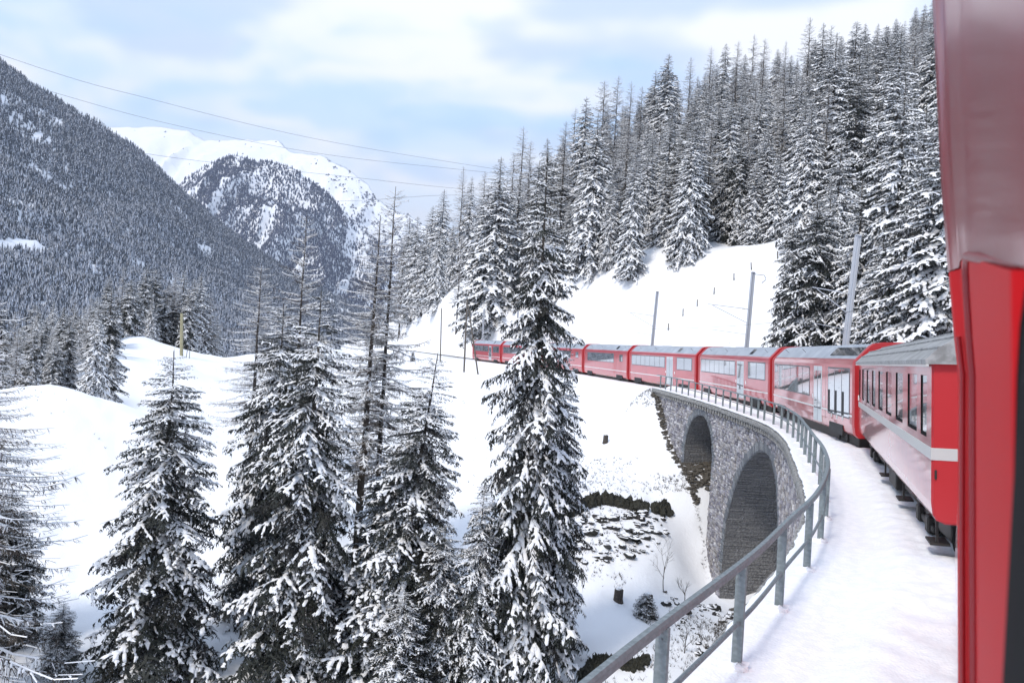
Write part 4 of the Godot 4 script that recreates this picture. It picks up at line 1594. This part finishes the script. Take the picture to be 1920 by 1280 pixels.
func larch(seed_: int, rb: float, bare: float, heavy: bool, count: int, shape_: float) -> Array:          # 20 m high
	var rng := RandomNumberGenerator.new()
	rng.seed = seed_
	const H := 20.0
	var br := MB.new()
	var snow := MB.new()
	for k in count:
		var t := lerpf(bare, 0.985, pow((k + rng.randf()) / count, 0.9))
		var R := rb * pow(1.0 - t, shape_) * rng.randf_range(0.55, 1.2) + 0.2
		var a := rng.randf() * TAU
		var pitch := deg_to_rad(lerpf(-14.0 if heavy else -4.0, 30.0, t * t) + rng.randf_range(-14.0, 12.0))
		var x := Vector3(cos(a) * cos(pitch), sin(pitch), sin(a) * cos(pitch))
		var z := Vector3(-sin(a), 0, cos(a))
		var p: Array = (heavy_parts if heavy else larch_parts)[rng.randi() % 6]
		var tr := Transform3D(Basis(x * R, z.cross(x) * R, z * R), Vector3(0, H * t, 0))
		br.add(p[0], tr)
		br.paint(Color(0.085, 0.07, 0.058) * rng.randf_range(0.6, 1.3))
		if rng.randf() < 0.85:
			snow.add(p[1], tr)
	return [trunk_mesh(H, 0.17, rng), br.mesh(), snow.mesh()]

var spruces := []
var forest_spruces := []
var larches := []

func plant(species: String, meshes: Array, native: float, at: Vector3, height: float, wide: float, yaw: float, label: String, group := "", lean := Vector2.ZERO) -> void:
	var s := height / native
	var b := Basis(Vector3(lean.y, 0, -lean.x).normalized(), lean.length()) if lean.length() > 0.0 else Basis()
	b = b * Basis(Vector3.UP, yaw) * Basis.from_scale(Vector3(s * wide, s, s * wide))
	var root := thing(species, label, "tree", Transform3D(b, at - Vector3(0, 0.15, 0)), group)
	part("trunk", meshes[0], M.bark, root)
	kind(part("crown" if species == "spruce_tree" else "branches", meshes[1], M.needles if species == "spruce_tree" else M.twig, root), "stuff")
	kind(part("snow", meshes[2], M.tree_snow, root), "stuff")

func build_trees() -> void:
	var rng := RandomNumberGenerator.new()
	rng.seed = 21
	for k in 8:
		fronds.append(frond(rng, 11, 5, rng.randf_range(0.12, 0.42), rng.randf_range(0.7, 1.0), rng.randf_range(1.5, 2.3)))
	for k in 6:
		snowy_fronds.append(frond(rng, 8, 4, rng.randf_range(0.15, 0.45), 1.0, 2.4))
	for k in 5:
		top_fronds.append(frond(rng, 6, 3, rng.randf_range(0.05, 0.25), rng.randf_range(0.6, 0.9), 1.6))
	for k in 6:
		larch_parts.append(larch_branch(rng, 0.0))
	for k in 6:
		heavy_parts.append(larch_branch(rng, 0.9))
	for q in [[31, 3.1, 0.66, 0.62, 0.03], [32, 2.7, 0.7, 0.64, 0.05], [33, 3.4, 0.6, 0.64, 0.04], [34, 2.3, 0.62, 0.54, 0.06], [35, 2.9, 0.66, 0.62, 0.05], [36, 2.5, 0.8, 0.62, 0.10]]:
		spruces.append(spruce(q[0], q[1], q[2], q[3], q[4], fronds))
	for q in [[51, 3.0, 1.0, 0.74, 0.03], [52, 2.6, 1.0, 0.62, 0.06], [53, 3.3, 1.0, 0.8, 0.04], [54, 2.3, 0.97, 0.6, 0.08]]:
		forest_spruces.append(spruce(q[0], q[1], q[2], q[3], q[4], snowy_fronds))
	larches.append(larch(41, 3.6, 0.20, false, 270, 0.62))
	larches.append(larch(42, 2.6, 0.30, false, 230, 0.60))
	larches.append(larch(43, 3.6, 0.12, true, 330, 0.42))
	larches.append(larch(44, 3.0, 0.35, false, 240, 0.55))
	# [kind, variant, x, z, height of the tip, half width, label, lean]
	var hero := [
		["s", 0, -13.5, -31.0, 2.2, 2.85, "solitary dense snowy spruce standing on the open slope left of the others"],
		["s", 2, -11.0, -37.0, 4.6, 2.9, "dark spruce overlapping the left side of the central pair"],
		["s", 4, -7.75, -31.0, 4.95, 2.7, "tall snowy spruce at the right of the central pair"],
		["s", 1, -4.25, -31.0, 2.8, 2.6, "leaning spruce with open crown between the larches and the tallest spruce"],
		["s", 2, -5.2, -34.0, -2.2, 2.0, "dark spruce at the foot of the tall thin larches"],
		["s", 0, -2.1, -29.5, -3.6, 1.5, "short bushy snow-clumped spruce below the leaning one"],
		["s", 3, -3.35, -28.2, -5.9, 1.3, "small snow-plastered spruce at the bottom edge among big ones"],
		["s", 5, -0.72, -29.3, -2.0, 1.3, "thin half-bare young spruce left of the tallest spruce"],
		["s", 3, 1.0, -30.5, 10.9, 2.2, "tallest dark spruce in the foreground, in front of the train"],
		["s", 1, 2.4, -34.0, 3.4, 1.7, "dark spruce tucked behind the right side of the tallest spruce"],
		["s", 5, -17.0, -30.5, -7.9, 0.85, "tiny spruce alone at the bottom left in the shaded hollow"],
		["s", 0, -21.2, -33.5, -4.4, 1.9, "dark spruce low at the left edge behind bare branches"],
		["l", 0, -12.1, -44.0, 10.1, 2.7, "bare larch with snowy spreading limbs above the central pair"],
		["l", 3, -17.1, -52.0, 7.8, 2.9, "fine-twigged bare larch behind the left of the central pair"],
		["l", 0, -6.5, -40.0, 11.1, 2.9, "tallest bare larch with a long straight dark trunk"],
		["l", 1, -7.2, -39.0, 9.4, 2.9, "slightly leaning bare larch just left of the tallest larch"],
		["h", 2, -19.2, -27.0, 3.9, 3.9, "drooping snow-lined bare larch cut off by the left edge"],
		["h", 2, -23.0, -33.0, 1.2, 4.0, "second drooping larch at the left edge, behind the nearer one"],
		["s", 2, -4.6, -36.5, -1.4, 2.1, "dark spruce between the tall larches and the leaning spruce, half hidden"]]
	for t in hero:
		var at := on_ground(t[2], t[3])
		var h: float = t[4] - at.y
		var native := 16.0 if t[0] == "s" else 20.0
		var rb: float = [3.1, 2.7, 3.4, 2.3, 2.9, 2.5][t[1]] if t[0] == "s" else [3.4, 2.6, 3.6, 3.0][t[1]]
		var wide: float = 1.22 * t[5] / (rb * h / native)
		var lean := Vector2.ZERO
		if t[6].begins_with("leaning spruce"):
			lean = Vector2(0.10, 0.0)
		elif t[6].begins_with("slightly leaning"):
			lean = Vector2(0.01, 0.0)
		plant("spruce_tree" if t[0] == "s" else "larch_tree", spruces[t[1]] if t[0] == "s" else larches[t[1]], native, at, h, wide, rng.randf() * TAU, t[6], "", lean)
	# the wood beyond the snowy knoll on the left: x, z, tip
	var left := [[-42.6, -68.1, 1.7], [-42.4, -66.7, 1.6], [-51.0, -96.0, 5.5], [-53.6, -85.5, 1.7], [-43.3, -68.2, 2.1], [-51.5, -97.2, 5.5], [-39.3, -71.7, 4.9], [-53.2, -93.3, 2.2], [-36.2, -67.5, 4.8], [-47.6, -84.2, 4.7], [-39.9, -67.6, 1.4], [-46.3, -85.9, 6.1], [-46.2, -86.9, 4.8], [-45.6, -84.3, 5.5], [-46.7, -81.2, 4.1], [-59.4, -96.5, 2.7], [-58.0, -89.1, 1.4], [-48.4, -82.8, 3.1], [-37.4, -71.8, 6.5], [-56.2, -89.3, 1.6], [-57.1, -93.9, 2.1], [-58.2, -100.2, 4.2], [-47.4, -73.2, 0.4], [-42.1, -73.5, 3.7], [-52.2, -82.4, 2.4], [-55.9, -99.8, 2.4], [-54.1, -84.0, 0.4], [-55.7, -88.0, 2.2], [-53.4, -86.0, 2.8], [-56.5, -92.0, 4.4], [-50.6, -84.0, 3.5], [-46.4, -78.0, 2.2], [-51.6, -88.0, 3.6], [-46.0, -80.0, 3.1], [-53.4, -94.0, 5.7], [-50.9, -92.0, 5.1], [-54.7, -100.0, 7.1], [-51.3, -96.0, 6.0], [-48.1, -74.0, -0.1], [-41.0, -70.0, 1.1], [-42.2, -74.0, 1.0], [-51.7, -100.0, 4.8], [-38.3, -60.0, -0.9], [-39.3, -63.0, 0.7], [-42.6, -70.0, 2.7], [-40.5, -68.0, 1.1], [-42.4, -72.0, 1.8], [-46.5, -80.0, 4.6], [-47.0, -84.0, 4.0], [-44.3, -78.0, 3.1], [-48.2, -88.0, 2.0], [-49.8, -92.0, 4.7], [-47.9, -90.0, 3.3], [-54.6, -104.0, 9.7], [-51.6, -98.0, 6.1], [-54.3, -106.0, 7.5], [-56.8, -112.0, 11.5], [-54.6, -110.0, 9.7], [-55.3, -114.0, 8.4], [-58.3, -122.0, 12.4], [-59.6, -128.0, 12.8], [-56.5, -126.0, 10.1], [-55.4, -126.0, 12.4], [-54.9, -128.0, 12.8], [-52.3, -126.0, 11.3], [-51.6, -127.0, 12.5], [-50.2, -128.0, 9.4], [-56.8, -124.0, 7.4], [-43.2, -66.0, 1.8], [-38.3, -62.0, -1.0], [-59.8, -90.0, 5.1], [-61.1, -95.0, 4.0], [-61.9, -100.0, 5.2], [-62.5, -105.0, 5.9], [-49.7, -130.0, 5.5], [-52.2, -124.0, 9.4], [-55.2, -118.0, 7.1]]
	var nth := 0
	for q in from_left(left):
		wood_tree(q, rng, "behind the snowy knoll", 0.15, "trees behind the snowy knoll", nth, true)
		nth += 1
	# lower edge of the hillside wood, by survey
	var front := [[-31.3, -238.0, 41.6], [-26.7, -225.0, 34.2], [-27.0, -240.0, 45.5], [-20.8, -205.0, 34.5], [-23.3, -235.0, 50.2], [-13.3, -182.0, 29.2], [-18.2, -215.0, 36.2], [-13.8, -215.0, 49.9], [-9.4, -180.0, 36.1], [-7.4, -178.0, 45.8], [-4.2, -150.0, 43.5], [-0.4, -160.0, 38.5], [3.2, -146.0, 38.6], [6.0, -134.0, 28.4], [8.8, -165.0, 60.5], [10.1, -131.0, 32.7], [11.9, -126.0, 42.1], [14.4, -122.0, 30.9], [16.8, -115.0, 32.7], [21.2, -127.0, 39.5], [22.5, -121.0, 33.7], [24.4, -112.0, 36.7], [30.2, -125.0, 35.1], [32.4, -129.0, 45.2], [32.1, -119.0, 35.4], [33.0, -116.0, 37.1], [34.3, -113.0, 32.5], [36.4, -115.0, 37.9], [37.0, -111.0, 33.7], [-2.0, -149.0, 28.7], [1.2, -152.0, 27.3], [-36.7, -250.0, 40.7], [-37.1, -262.0, 49.8], [1.8, -165.0, 50.0], [5.2, -168.0, 53.4]]
	nth = 0
	for q in from_left(front):
		wood_tree(q, rng, "along the hillside wood's lower edge", 0.12, "trees along the lower edge of the hillside wood", nth)
		nth += 1
	plant("spruce_tree", forest_spruces[2], 16.0, on_ground(25.6, -46.5), 22.5, 1.35, 0.7, "biggest snow-laden spruce with long heavy boughs, right beside the nearest carriage window", "trees behind the nearest mast")
	var near := [[23.9, -62.0, 16.9], [27.7, -78.0, 18.2], [29.6, -72.0, 24.7], [26.5, -66.0, 19.2], [26.5, -60.0, 17.9], [28.4, -58.0, 25.2], [26.9, -52.0, 17.2], [36.7, -80.0, 30.1], [41.2, -96.0, 40.7], [42.3, -88.0, 41.5], [37.1, -100.0, 37.8], [46.9, -118.0, 54.1], [34.3, -66.0, 25.6], [33.5, -60.0, 27.9], [26.5, -56.0, 13.5]]
	nth = 0
	for q in from_left(near):
		wood_tree(q, rng, "in the clump behind the nearest mast", 0.05, "trees behind the nearest mast", nth)
		nth += 1
	var sky := [[-2.1, -180.0, 60.9], [-0.2, -185.0, 61.4], [1.6, -178.0, 59.9], [17.1, -170.0, 63.0], [20.2, -172.0, 65.0], [22.3, -165.0, 61.5], [30.5, -168.0, 68.9], [34.7, -165.0, 67.4], [40.1, -170.0, 72.0], [43.8, -172.0, 73.6], [45.4, -168.0, 72.7], [50.0, -172.0, 76.1], [50.3, -165.0, 72.4], [53.2, -160.0, 70.0], [54.3, -150.0, 70.7], [56.2, -148.0, 68.8], [58.5, -150.0, 69.4], [59.2, -140.0, 66.0], [65.1, -145.0, 66.4], [71.1, -150.0, 67.1], [65.0, -130.0, 62.8], [54.2, -135.0, 60.5], [29.0, -175.0, 67.8], [25.1, -168.0, 61.6], [-16.3, -215.0, 54.2], [-9.8, -205.0, 49.3], [13.7, -176.0, 61.2], [11.5, -178.0, 59.2]]
	nth = 0
	for q in from_left(sky):
		wood_tree(q, rng, "on the hillside wood's skyline", 0.75, "trees on the skyline of the hillside", nth)
		nth += 1
	# the wood between
	var used := []
	for q in front + near + sky:
		used.append(Vector2(q[0], q[1]))
	var placed := 0
	var tries := 0
	while placed < 240 and tries < 6000:
		tries += 1
		var z := rng.randf_range(-205.0, -112.0)
		var x := lerpf(-0.115, 0.58, rng.randf()) * -z
		var gy := ground_y(x, z)
		if x < 30.0 and gy < 13.5 - 0.13 * (x - 8.0) * (1.0 if x < 8.0 else -0.4):
			continue
		if x - track_x(z) < 21.0:
			continue
		if x > 75.0 and z > -95.0:
			continue
		var ok := true
		for u in used:
			if u.distance_squared_to(Vector2(x, z)) < 9.0:
				ok = false
				break
		if not ok:
			continue
		used.append(Vector2(x, z))
		placed += 1
		var back := smoothstep(-130.0, -180.0, z)
		wood_tree([x, z, gy + rng.randf_range(15.0, 23.0) - 5.0 * back], rng, "within the hillside wood above the train", 0.10 + 0.22 * back, "trees within the hillside wood")

const NTH := ["first", "second", "third", "fourth", "fifth", "sixth", "seventh", "eighth", "ninth", "tenth", "eleventh", "twelfth", "thirteenth", "fourteenth", "fifteenth", "sixteenth", "seventeenth", "eighteenth", "nineteenth", "twentieth", "twenty-first", "twenty-second", "twenty-third", "twenty-fourth", "twenty-fifth", "twenty-sixth", "twenty-seventh", "twenty-eighth", "twenty-ninth", "thirtieth", "thirty-first", "thirty-second", "thirty-third", "thirty-fourth", "thirty-fifth", "thirty-sixth", "thirty-seventh", "thirty-eighth", "thirty-ninth", "fortieth", "forty-first", "forty-second", "forty-third", "forty-fourth", "forty-fifth", "forty-sixth", "forty-seventh", "forty-eighth", "forty-ninth", "fiftieth", "fifty-first", "fifty-second", "fifty-third", "fifty-fourth", "fifty-fifth", "fifty-sixth", "fifty-seventh", "fifty-eighth", "fifty-ninth", "sixtieth", "sixty-first", "sixty-second", "sixty-third", "sixty-fourth", "sixty-fifth", "sixty-sixth", "sixty-seventh", "sixty-eighth", "sixty-ninth", "seventieth", "seventy-first", "seventy-second", "seventy-third", "seventy-fourth", "seventy-fifth", "seventy-sixth", "seventy-seventh", "seventy-eighth", "seventy-ninth", "eightieth"]

func from_left(l: Array) -> Array:
	var o := l.duplicate()
	o.sort_custom(func(a, b): return a[0] / -a[1] < b[0] / -b[1])
	return o

func wood_tree(q: Array, rng: RandomNumberGenerator, where: String, larch_share: float, group: String, nth := -1, dark := false) -> void:
	var at := on_ground(q[0], q[1])
	var h := clampf(q[2] - at.y, 5.0, 34.0)
	var is_larch := rng.randf() < larch_share
	var size_ := "low" if h < 13.0 else ("tall" if h > 21.0 else "mid-height")
	var what := "%s %s" % [size_, "frosted bare larch" if is_larch else "snow-laden spruce"]
	var label := "%s, %s from the left %s" % [what, NTH[nth] if nth >= 0 else "", where]
	if nth < 0:
		var px := q[0] / -q[1] as float
		var place := "above the viaduct's far railing"
		for z in [[-0.06, "above the leaning spruce"], [-0.02, "above the crossed poles"], [0.03, "just left of the tallest spruce"], [0.07, "behind the tallest spruce"], [0.12, "right of the tallest spruce"], [0.17, "left of the long-armed mast"], [0.215, "above the long-armed mast"], [0.26, "above the middle fence posts"], [0.305, "left of the hooked mast"], [0.36, "above the hooked mast"], [0.43, "left of the nearest mast"], [9.0, "above the nearest mast"]]:
			if px < z[0]:
				place = z[1]
				break
		label = "%s %s, %s" % [what, "low in the hillside wood" if q[1] > -132.0 else ("halfway up the hillside wood" if q[1] > -158.0 else "high in the hillside wood"), place]
	if is_larch:
		var v: int = [0, 1, 3][rng.randi() % 3]
		plant("larch_tree", larches[v], 20.0, at, h, rng.randf_range(0.9, 1.3), rng.randf() * TAU, label, group)
	else:
		var v := rng.randi() % 5
		plant("spruce_tree", forest_spruces[v] if v < (1 if dark else 4) else spruces[rng.randi() % 6], 16.0, at, h, rng.randf_range(0.95, 1.35), rng.randf() * TAU, label, group)

# ================================================================ small things
func lump(rng: RandomNumberGenerator, squash: float) -> MB:
	var mb := MB.new()
	var rows := []
	for j in 5:
		var th := PI * (j / 4.0)
		var row := PackedVector3Array()
		for k in 8:
			var r := rng.randf_range(0.6, 1.3)
			row.append(Vector3(sin(th) * cos(TAU * k / 8) * r, cos(th) * squash * r, sin(th) * sin(TAU * k / 8) * r))
		rows.append(row)
	for j in 4:
		for k in 8:
			var k2 := (k + 1) % 8
			if j > 0:
				mb.tri(rows[j][k], rows[j][k2], rows[j + 1][k])
			if j < 3:
				mb.tri(rows[j][k2], rows[j + 1][k2], rows[j + 1][k])
	return mb

func build_details() -> void:
	var rng := RandomNumberGenerator.new()
	rng.seed = 77
	# fence posts on the snow field
	var posts := [[11.25, -90.0], [13.3, -94.0], [14.2, -95.0], [16.4, -98.0], [20.1, -100.0], [22.1, -101.0], [23.9, -101.0], [26.0, -101.0], [28.5, -101.0], [30.7, -101.0], [33.7, -100.0]]
	var names := ["lowest on the left", "second from the left", "third from the left", "fourth from the left", "fifth from the left", "sixth from the left", "in the middle of the row", "eighth from the left", "left of the hooked mast", "right at the hooked mast", "last at the trees"]
	var pm := MB.new()
	pm.box(Transform3D(Basis(), Vector3(0, 0.45, 0)), Vector3(0.12, 1.0, 0.12), 0.02)
	var pmesh := pm.mesh()
	for k in posts.size():
		var o := part("fence_post", pmesh, M.wood, self, Transform3D(Basis(Vector3(0, 0, 1), rng.randf_range(-0.1, 0.1)), on_ground(posts[k][0], posts[k][1])))
		tag(o, "dark wooden fence post on the snow field, %s" % names[k], "fence post", "fence posts across the snow field")
	# rocks of the stream, each with its cap of snow
	var rock_kinds := []
	for k in 6:
		var q := lump(rng, rng.randf_range(0.4, 0.75))
		q.paint(Color(0.040, 0.038, 0.036) * rng.randf_range(0.6, 1.5))
		var cap := MB.new()
		cap.add(lump(rng, 0.35), Transform3D(Basis.from_scale(Vector3(rng.randf_range(0.7, 1.0), 1.0, rng.randf_range(0.65, 1.0))), Vector3(rng.randf_range(-0.3, 0.3), 0.36, rng.randf_range(-0.2, 0.2))))
		rock_kinds.append([q.mesh(), cap.mesh()])
	for k in 150:
		var t := rng.randf()
		var bed := Vector2(10.3, -48.0).lerp(Vector2(2.2, -42.5), t) + Vector2(rng.randf_range(-0.6, 0.6), rng.randf_range(-1.6, 2.6) * (0.35 + t))
		var s := 0.09 + 0.24 * pow(rng.randf(), 2.0)
		var rk: Array = rock_kinds[rng.randi() % 6]
		var root := thing("rock", "dark snow-capped rock in the stream bed between the spruces and the viaduct", "rock", Transform3D(Basis(Vector3.UP, rng.randf() * TAU) * Basis.from_scale(Vector3(s * rng.randf_range(0.9, 2.3), s * rng.randf_range(0.5, 1.0), s * 1.1)), on_ground(bed.x, bed.y, s * rng.randf_range(-0.2, 0.2))), "rocks of the stream bed")
		part("stone", rk[0], M.stone, root)
		part("snow_cap", rk[1], M.tree_snow, root)
	for k in 60:
		var s := 0.08 + 0.24 * pow(rng.randf(), 2.0)
		var x := rng.randf_range(8.8, 13.2)
		var z := rng.randf_range(-43.0, -34.0)
		var rk: Array = rock_kinds[rng.randi() % 6]
		var root := thing("rock", "snow-capped rock at the foot of the larger viaduct arch", "rock", Transform3D(Basis(Vector3.UP, rng.randf() * TAU) * Basis.from_scale(Vector3(s * 1.3, s, s)), on_ground(x, z, s * 0.1)), "rocks at the foot of the viaduct")
		part("stone", rk[0], M.stone, root)
		part("snow_cap", rk[1], M.tree_snow, root)
	# dark overhanging banks along the stream
	for bk in [[[10.6, -49.6], [4.2, -46.6], 0.68, "dark mossy bank edge above the stream bed"], [[6.6, -33.2], [3.6, -32.0], 0.35, "short dark mossy bank edge near the bottom of the ravine"]]:
		var mb := MB.new()
		var a := Vector2(bk[0][0], bk[0][1])
		var b := Vector2(bk[1][0], bk[1][1])
		for k in 560:
			var along := rng.randf()
			if noise(0.9, 131).get_noise_1d(along * 9.0 + bk[2] * 50.0) < -0.3:
				continue
			var p := a.lerp(b, along) + Vector2(rng.randf_range(-0.15, 0.15), rng.randf_range(-0.25, 0.3) + 0.5 * sin(along * 7.0))
			var s: float = rng.randf_range(0.06, 0.22) * bk[2] * 1.7
			mb.add(lump(rng, rng.randf_range(0.7, 1.3)), Transform3D(Basis(Vector3.UP, rng.randf() * TAU) * Basis.from_scale(Vector3(s, s * rng.randf_range(0.9, 2.2), s)), on_ground(p.x, p.y, rng.randf_range(0.0, 0.32) * bk[2])))
		mb.paint(Color.WHITE)
		tag(part("mossy_bank", mb.mesh(), M.moss), bk[3], "bank")
	# bare earth along the foot of the abutment
	var em := MB.new()
	for k in 230:
		var z := rng.randf_range(-61.8, -50.5)
		var s := s_at(edge, z)
		var p := on(edge, s, rng.randf_range(0.2, 0.62))
		var r := rng.randf_range(0.07, 0.2)
		em.add(lump(rng, 0.5), Transform3D(Basis(Vector3.UP, rng.randf() * TAU) * Basis.from_scale(Vector3(r, r, r)), on_ground(p.x, p.z, 0.02)))
	for k in 420:
		var z := rng.randf_range(-54.6, -51.6)
		var p := on(edge, s_at(edge, z), -rng.randf_range(-0.2, 4.0))
		var r := rng.randf_range(0.12, 0.3)
		em.add(lump(rng, 0.4), Transform3D(Basis(Vector3.UP, rng.randf() * TAU) * Basis.from_scale(Vector3(r, r, r)), on_ground(p.x, p.z, 0.02)))
	for k in 300:
		var z := rng.randf_range(-44.0, -35.0)
		var p := on(edge, s_at(edge, z), -rng.randf_range(-0.5, 5.0))
		var r := rng.randf_range(0.1, 0.34)
		em.add(lump(rng, 0.5), Transform3D(Basis(Vector3.UP, rng.randf() * TAU) * Basis.from_scale(Vector3(r, r, r)), on_ground(p.x, p.z, 0.02)))
	em.paint(Color.WHITE)
	tag(part("earth_strip", em.mesh(), M.earth), "brown bare earth strip along the foot of the viaduct's far abutment", "earth bank")
	# dry grass and twigs poking through the snow
	var blade := MB.new()
	for k in 7:
		var a := rng.randf() * TAU
		var l := rng.randf_range(0.5, 1.0)
		var sv := Vector3(-sin(a), 0, cos(a)) * 0.035
		blade.tri(-sv, sv, Vector3(cos(a) * 0.6 * l, l * 0.7, sin(a) * 0.6 * l))
	blade.paint(Color(0.055, 0.044, 0.034))
	var spots := []
	var zone := noise(0.08, 121, 3)
	for k in 11000:
		var x := rng.randf_range(-40.0, 40.0)
		var z := rng.randf_range(-112.0, -26.0)
		var near_wall := false
		if k % 3 == 0:
			x = rng.randf_range(1.5, 13.0)
			z = rng.randf_range(-56.0, -28.0)
		elif k % 3 == 1:
			z = rng.randf_range(-63.0, -33.0)
			x = on(edge, s_at(edge, z)).x - 0.4 - absf(rng.randfn(0.0, 1.3))
			near_wall = true
		var p := Vector3(x, 0, z)
		if zone.get_noise_2d(x, z) < (-0.15 if near_wall else (-0.08 if k % 3 == 0 else 0.12)):
			continue
		if absf(x - track_x(z)) < 3.2 or (z > -62.5 and x > on(edge, s_at(edge, z)).x - 0.2):
			continue
		var s := rng.randf_range(0.10, 0.38)
		spots.append(Transform3D(Basis(Vector3.UP, rng.randf() * TAU) * Basis.from_scale(Vector3(s, s * rng.randf_range(0.5, 1.2), s)), on_ground(x, z, -0.01)))
	var mm := MultiMesh.new()
	mm.transform_format = MultiMesh.TRANSFORM_3D
	mm.mesh = blade.mesh()
	mm.instance_count = spots.size()
	for k in spots.size():
		mm.set_instance_transform(k, spots[k])
	var mi := MultiMeshInstance3D.new()
	mi.multimesh = mm
	mi.material_override = M.twig
	put("dry_grass", mi, self)
	kind(mi, "stuff")
	tag(mi, "dry grass tufts poking through the snow", "grass")
	# bushes, stumps and saplings in the ravine
	var bush := on_ground(7.4, -38.5)
	plant("spruce_tree", spruces[1], 16.0, bush, 1.3, 4.2, 0.4, "low spreading dark conifer bush among the stumps in the ravine")
	for q in [[6.2, -39.6, 0.24, "dark tree stump left of the low conifer bush"], [7.7, -39.6, 0.26, "broad dark stump right behind the low conifer bush"], [7.5, -58.5, 0.2, "dark stump on the snow right of the tallest spruce"]]:
		var root := thing("tree_stump", q[3], "stump", Transform3D(Basis(), on_ground(q[0], q[1])))
		var mb := MB.new()
		mb.tube([Vector3(0, -0.3, 0), Vector3(0, 0.15, 0), Vector3(0.02, 0.6, 0)], [q[2] * 1.35, q[2], q[2] * 0.95], 10)
		part("wood", mb.mesh(), M.bark, root)
		part("snow_cap", rock_kinds[1][1], M.tree_snow, root, Transform3D(Basis.from_scale(Vector3.ONE * q[2]), Vector3(0, 0.54, 0)))
	for q in [[9.0, -42.0, 3.2, "bare leafless sapling with fine twigs beside the conifer bush"], [10.0, -41.0, 2.2, "small bare sapling right of the fine-twigged one"], [10.5, -36.5, 1.9, "thin bare sapling close behind the nearest railing"], [8.6, -35.0, 1.5, "bare twiggy shrub at the foot of the nearest railing"], [-30.0, -75.0, 3.0, "bare twisted little shrub on the slope right of the knoll"], [24.8, -66.0, 3.6, "slim young bare tree beside the hooked mast"]]:
		var mb := MB.new()
		twigs(mb, rng, on_ground(q[0], q[1], -0.1), Vector3(rng.randf_range(-0.15, 0.15), 1, rng.randf_range(-0.15, 0.15)).normalized(), q[2] * 0.45, 0.028, 0)
		mb.paint(Color(0.07, 0.055, 0.045))
		tag(part("bare_sapling", mb.mesh(), M.twig), q[3], "sapling")
	for q in [[26.5, -66.0, 3.5, 1.0, "little dark spruce beside the foot of the hooked mast"], [-19.3, -152.0, 3.2, 1.5, "small snowy shrub-like spruce left of the thin grey pole"]]:
		plant("spruce_tree", spruces[0], 16.0, on_ground(q[0], q[1]), q[2], q[3], 1.0, q[4])

func twigs(mb: MB, rng: RandomNumberGenerator, p: Vector3, d: Vector3, l: float, r: float, depth: int) -> void:
	var q := p + d * l
	mb.tube([p, p.lerp(q, 0.5) + Vector3(rng.randf_range(-0.05, 0.05), 0, rng.randf_range(-0.05, 0.05)) * l, q], [r, r * 0.8, r * 0.6], 4, false)
	if depth >= 3:
		return
	for k in 4 if depth < 2 else 3:
		var nd := (d + Vector3(rng.randf_range(-0.9, 0.9), rng.randf_range(-0.2, 0.7), rng.randf_range(-0.9, 0.9))).normalized()
		twigs(mb, rng, p.lerp(q, rng.randf_range(0.5, 1.0)), nd, l * rng.randf_range(0.45, 0.75), r * 0.5, depth + 1)
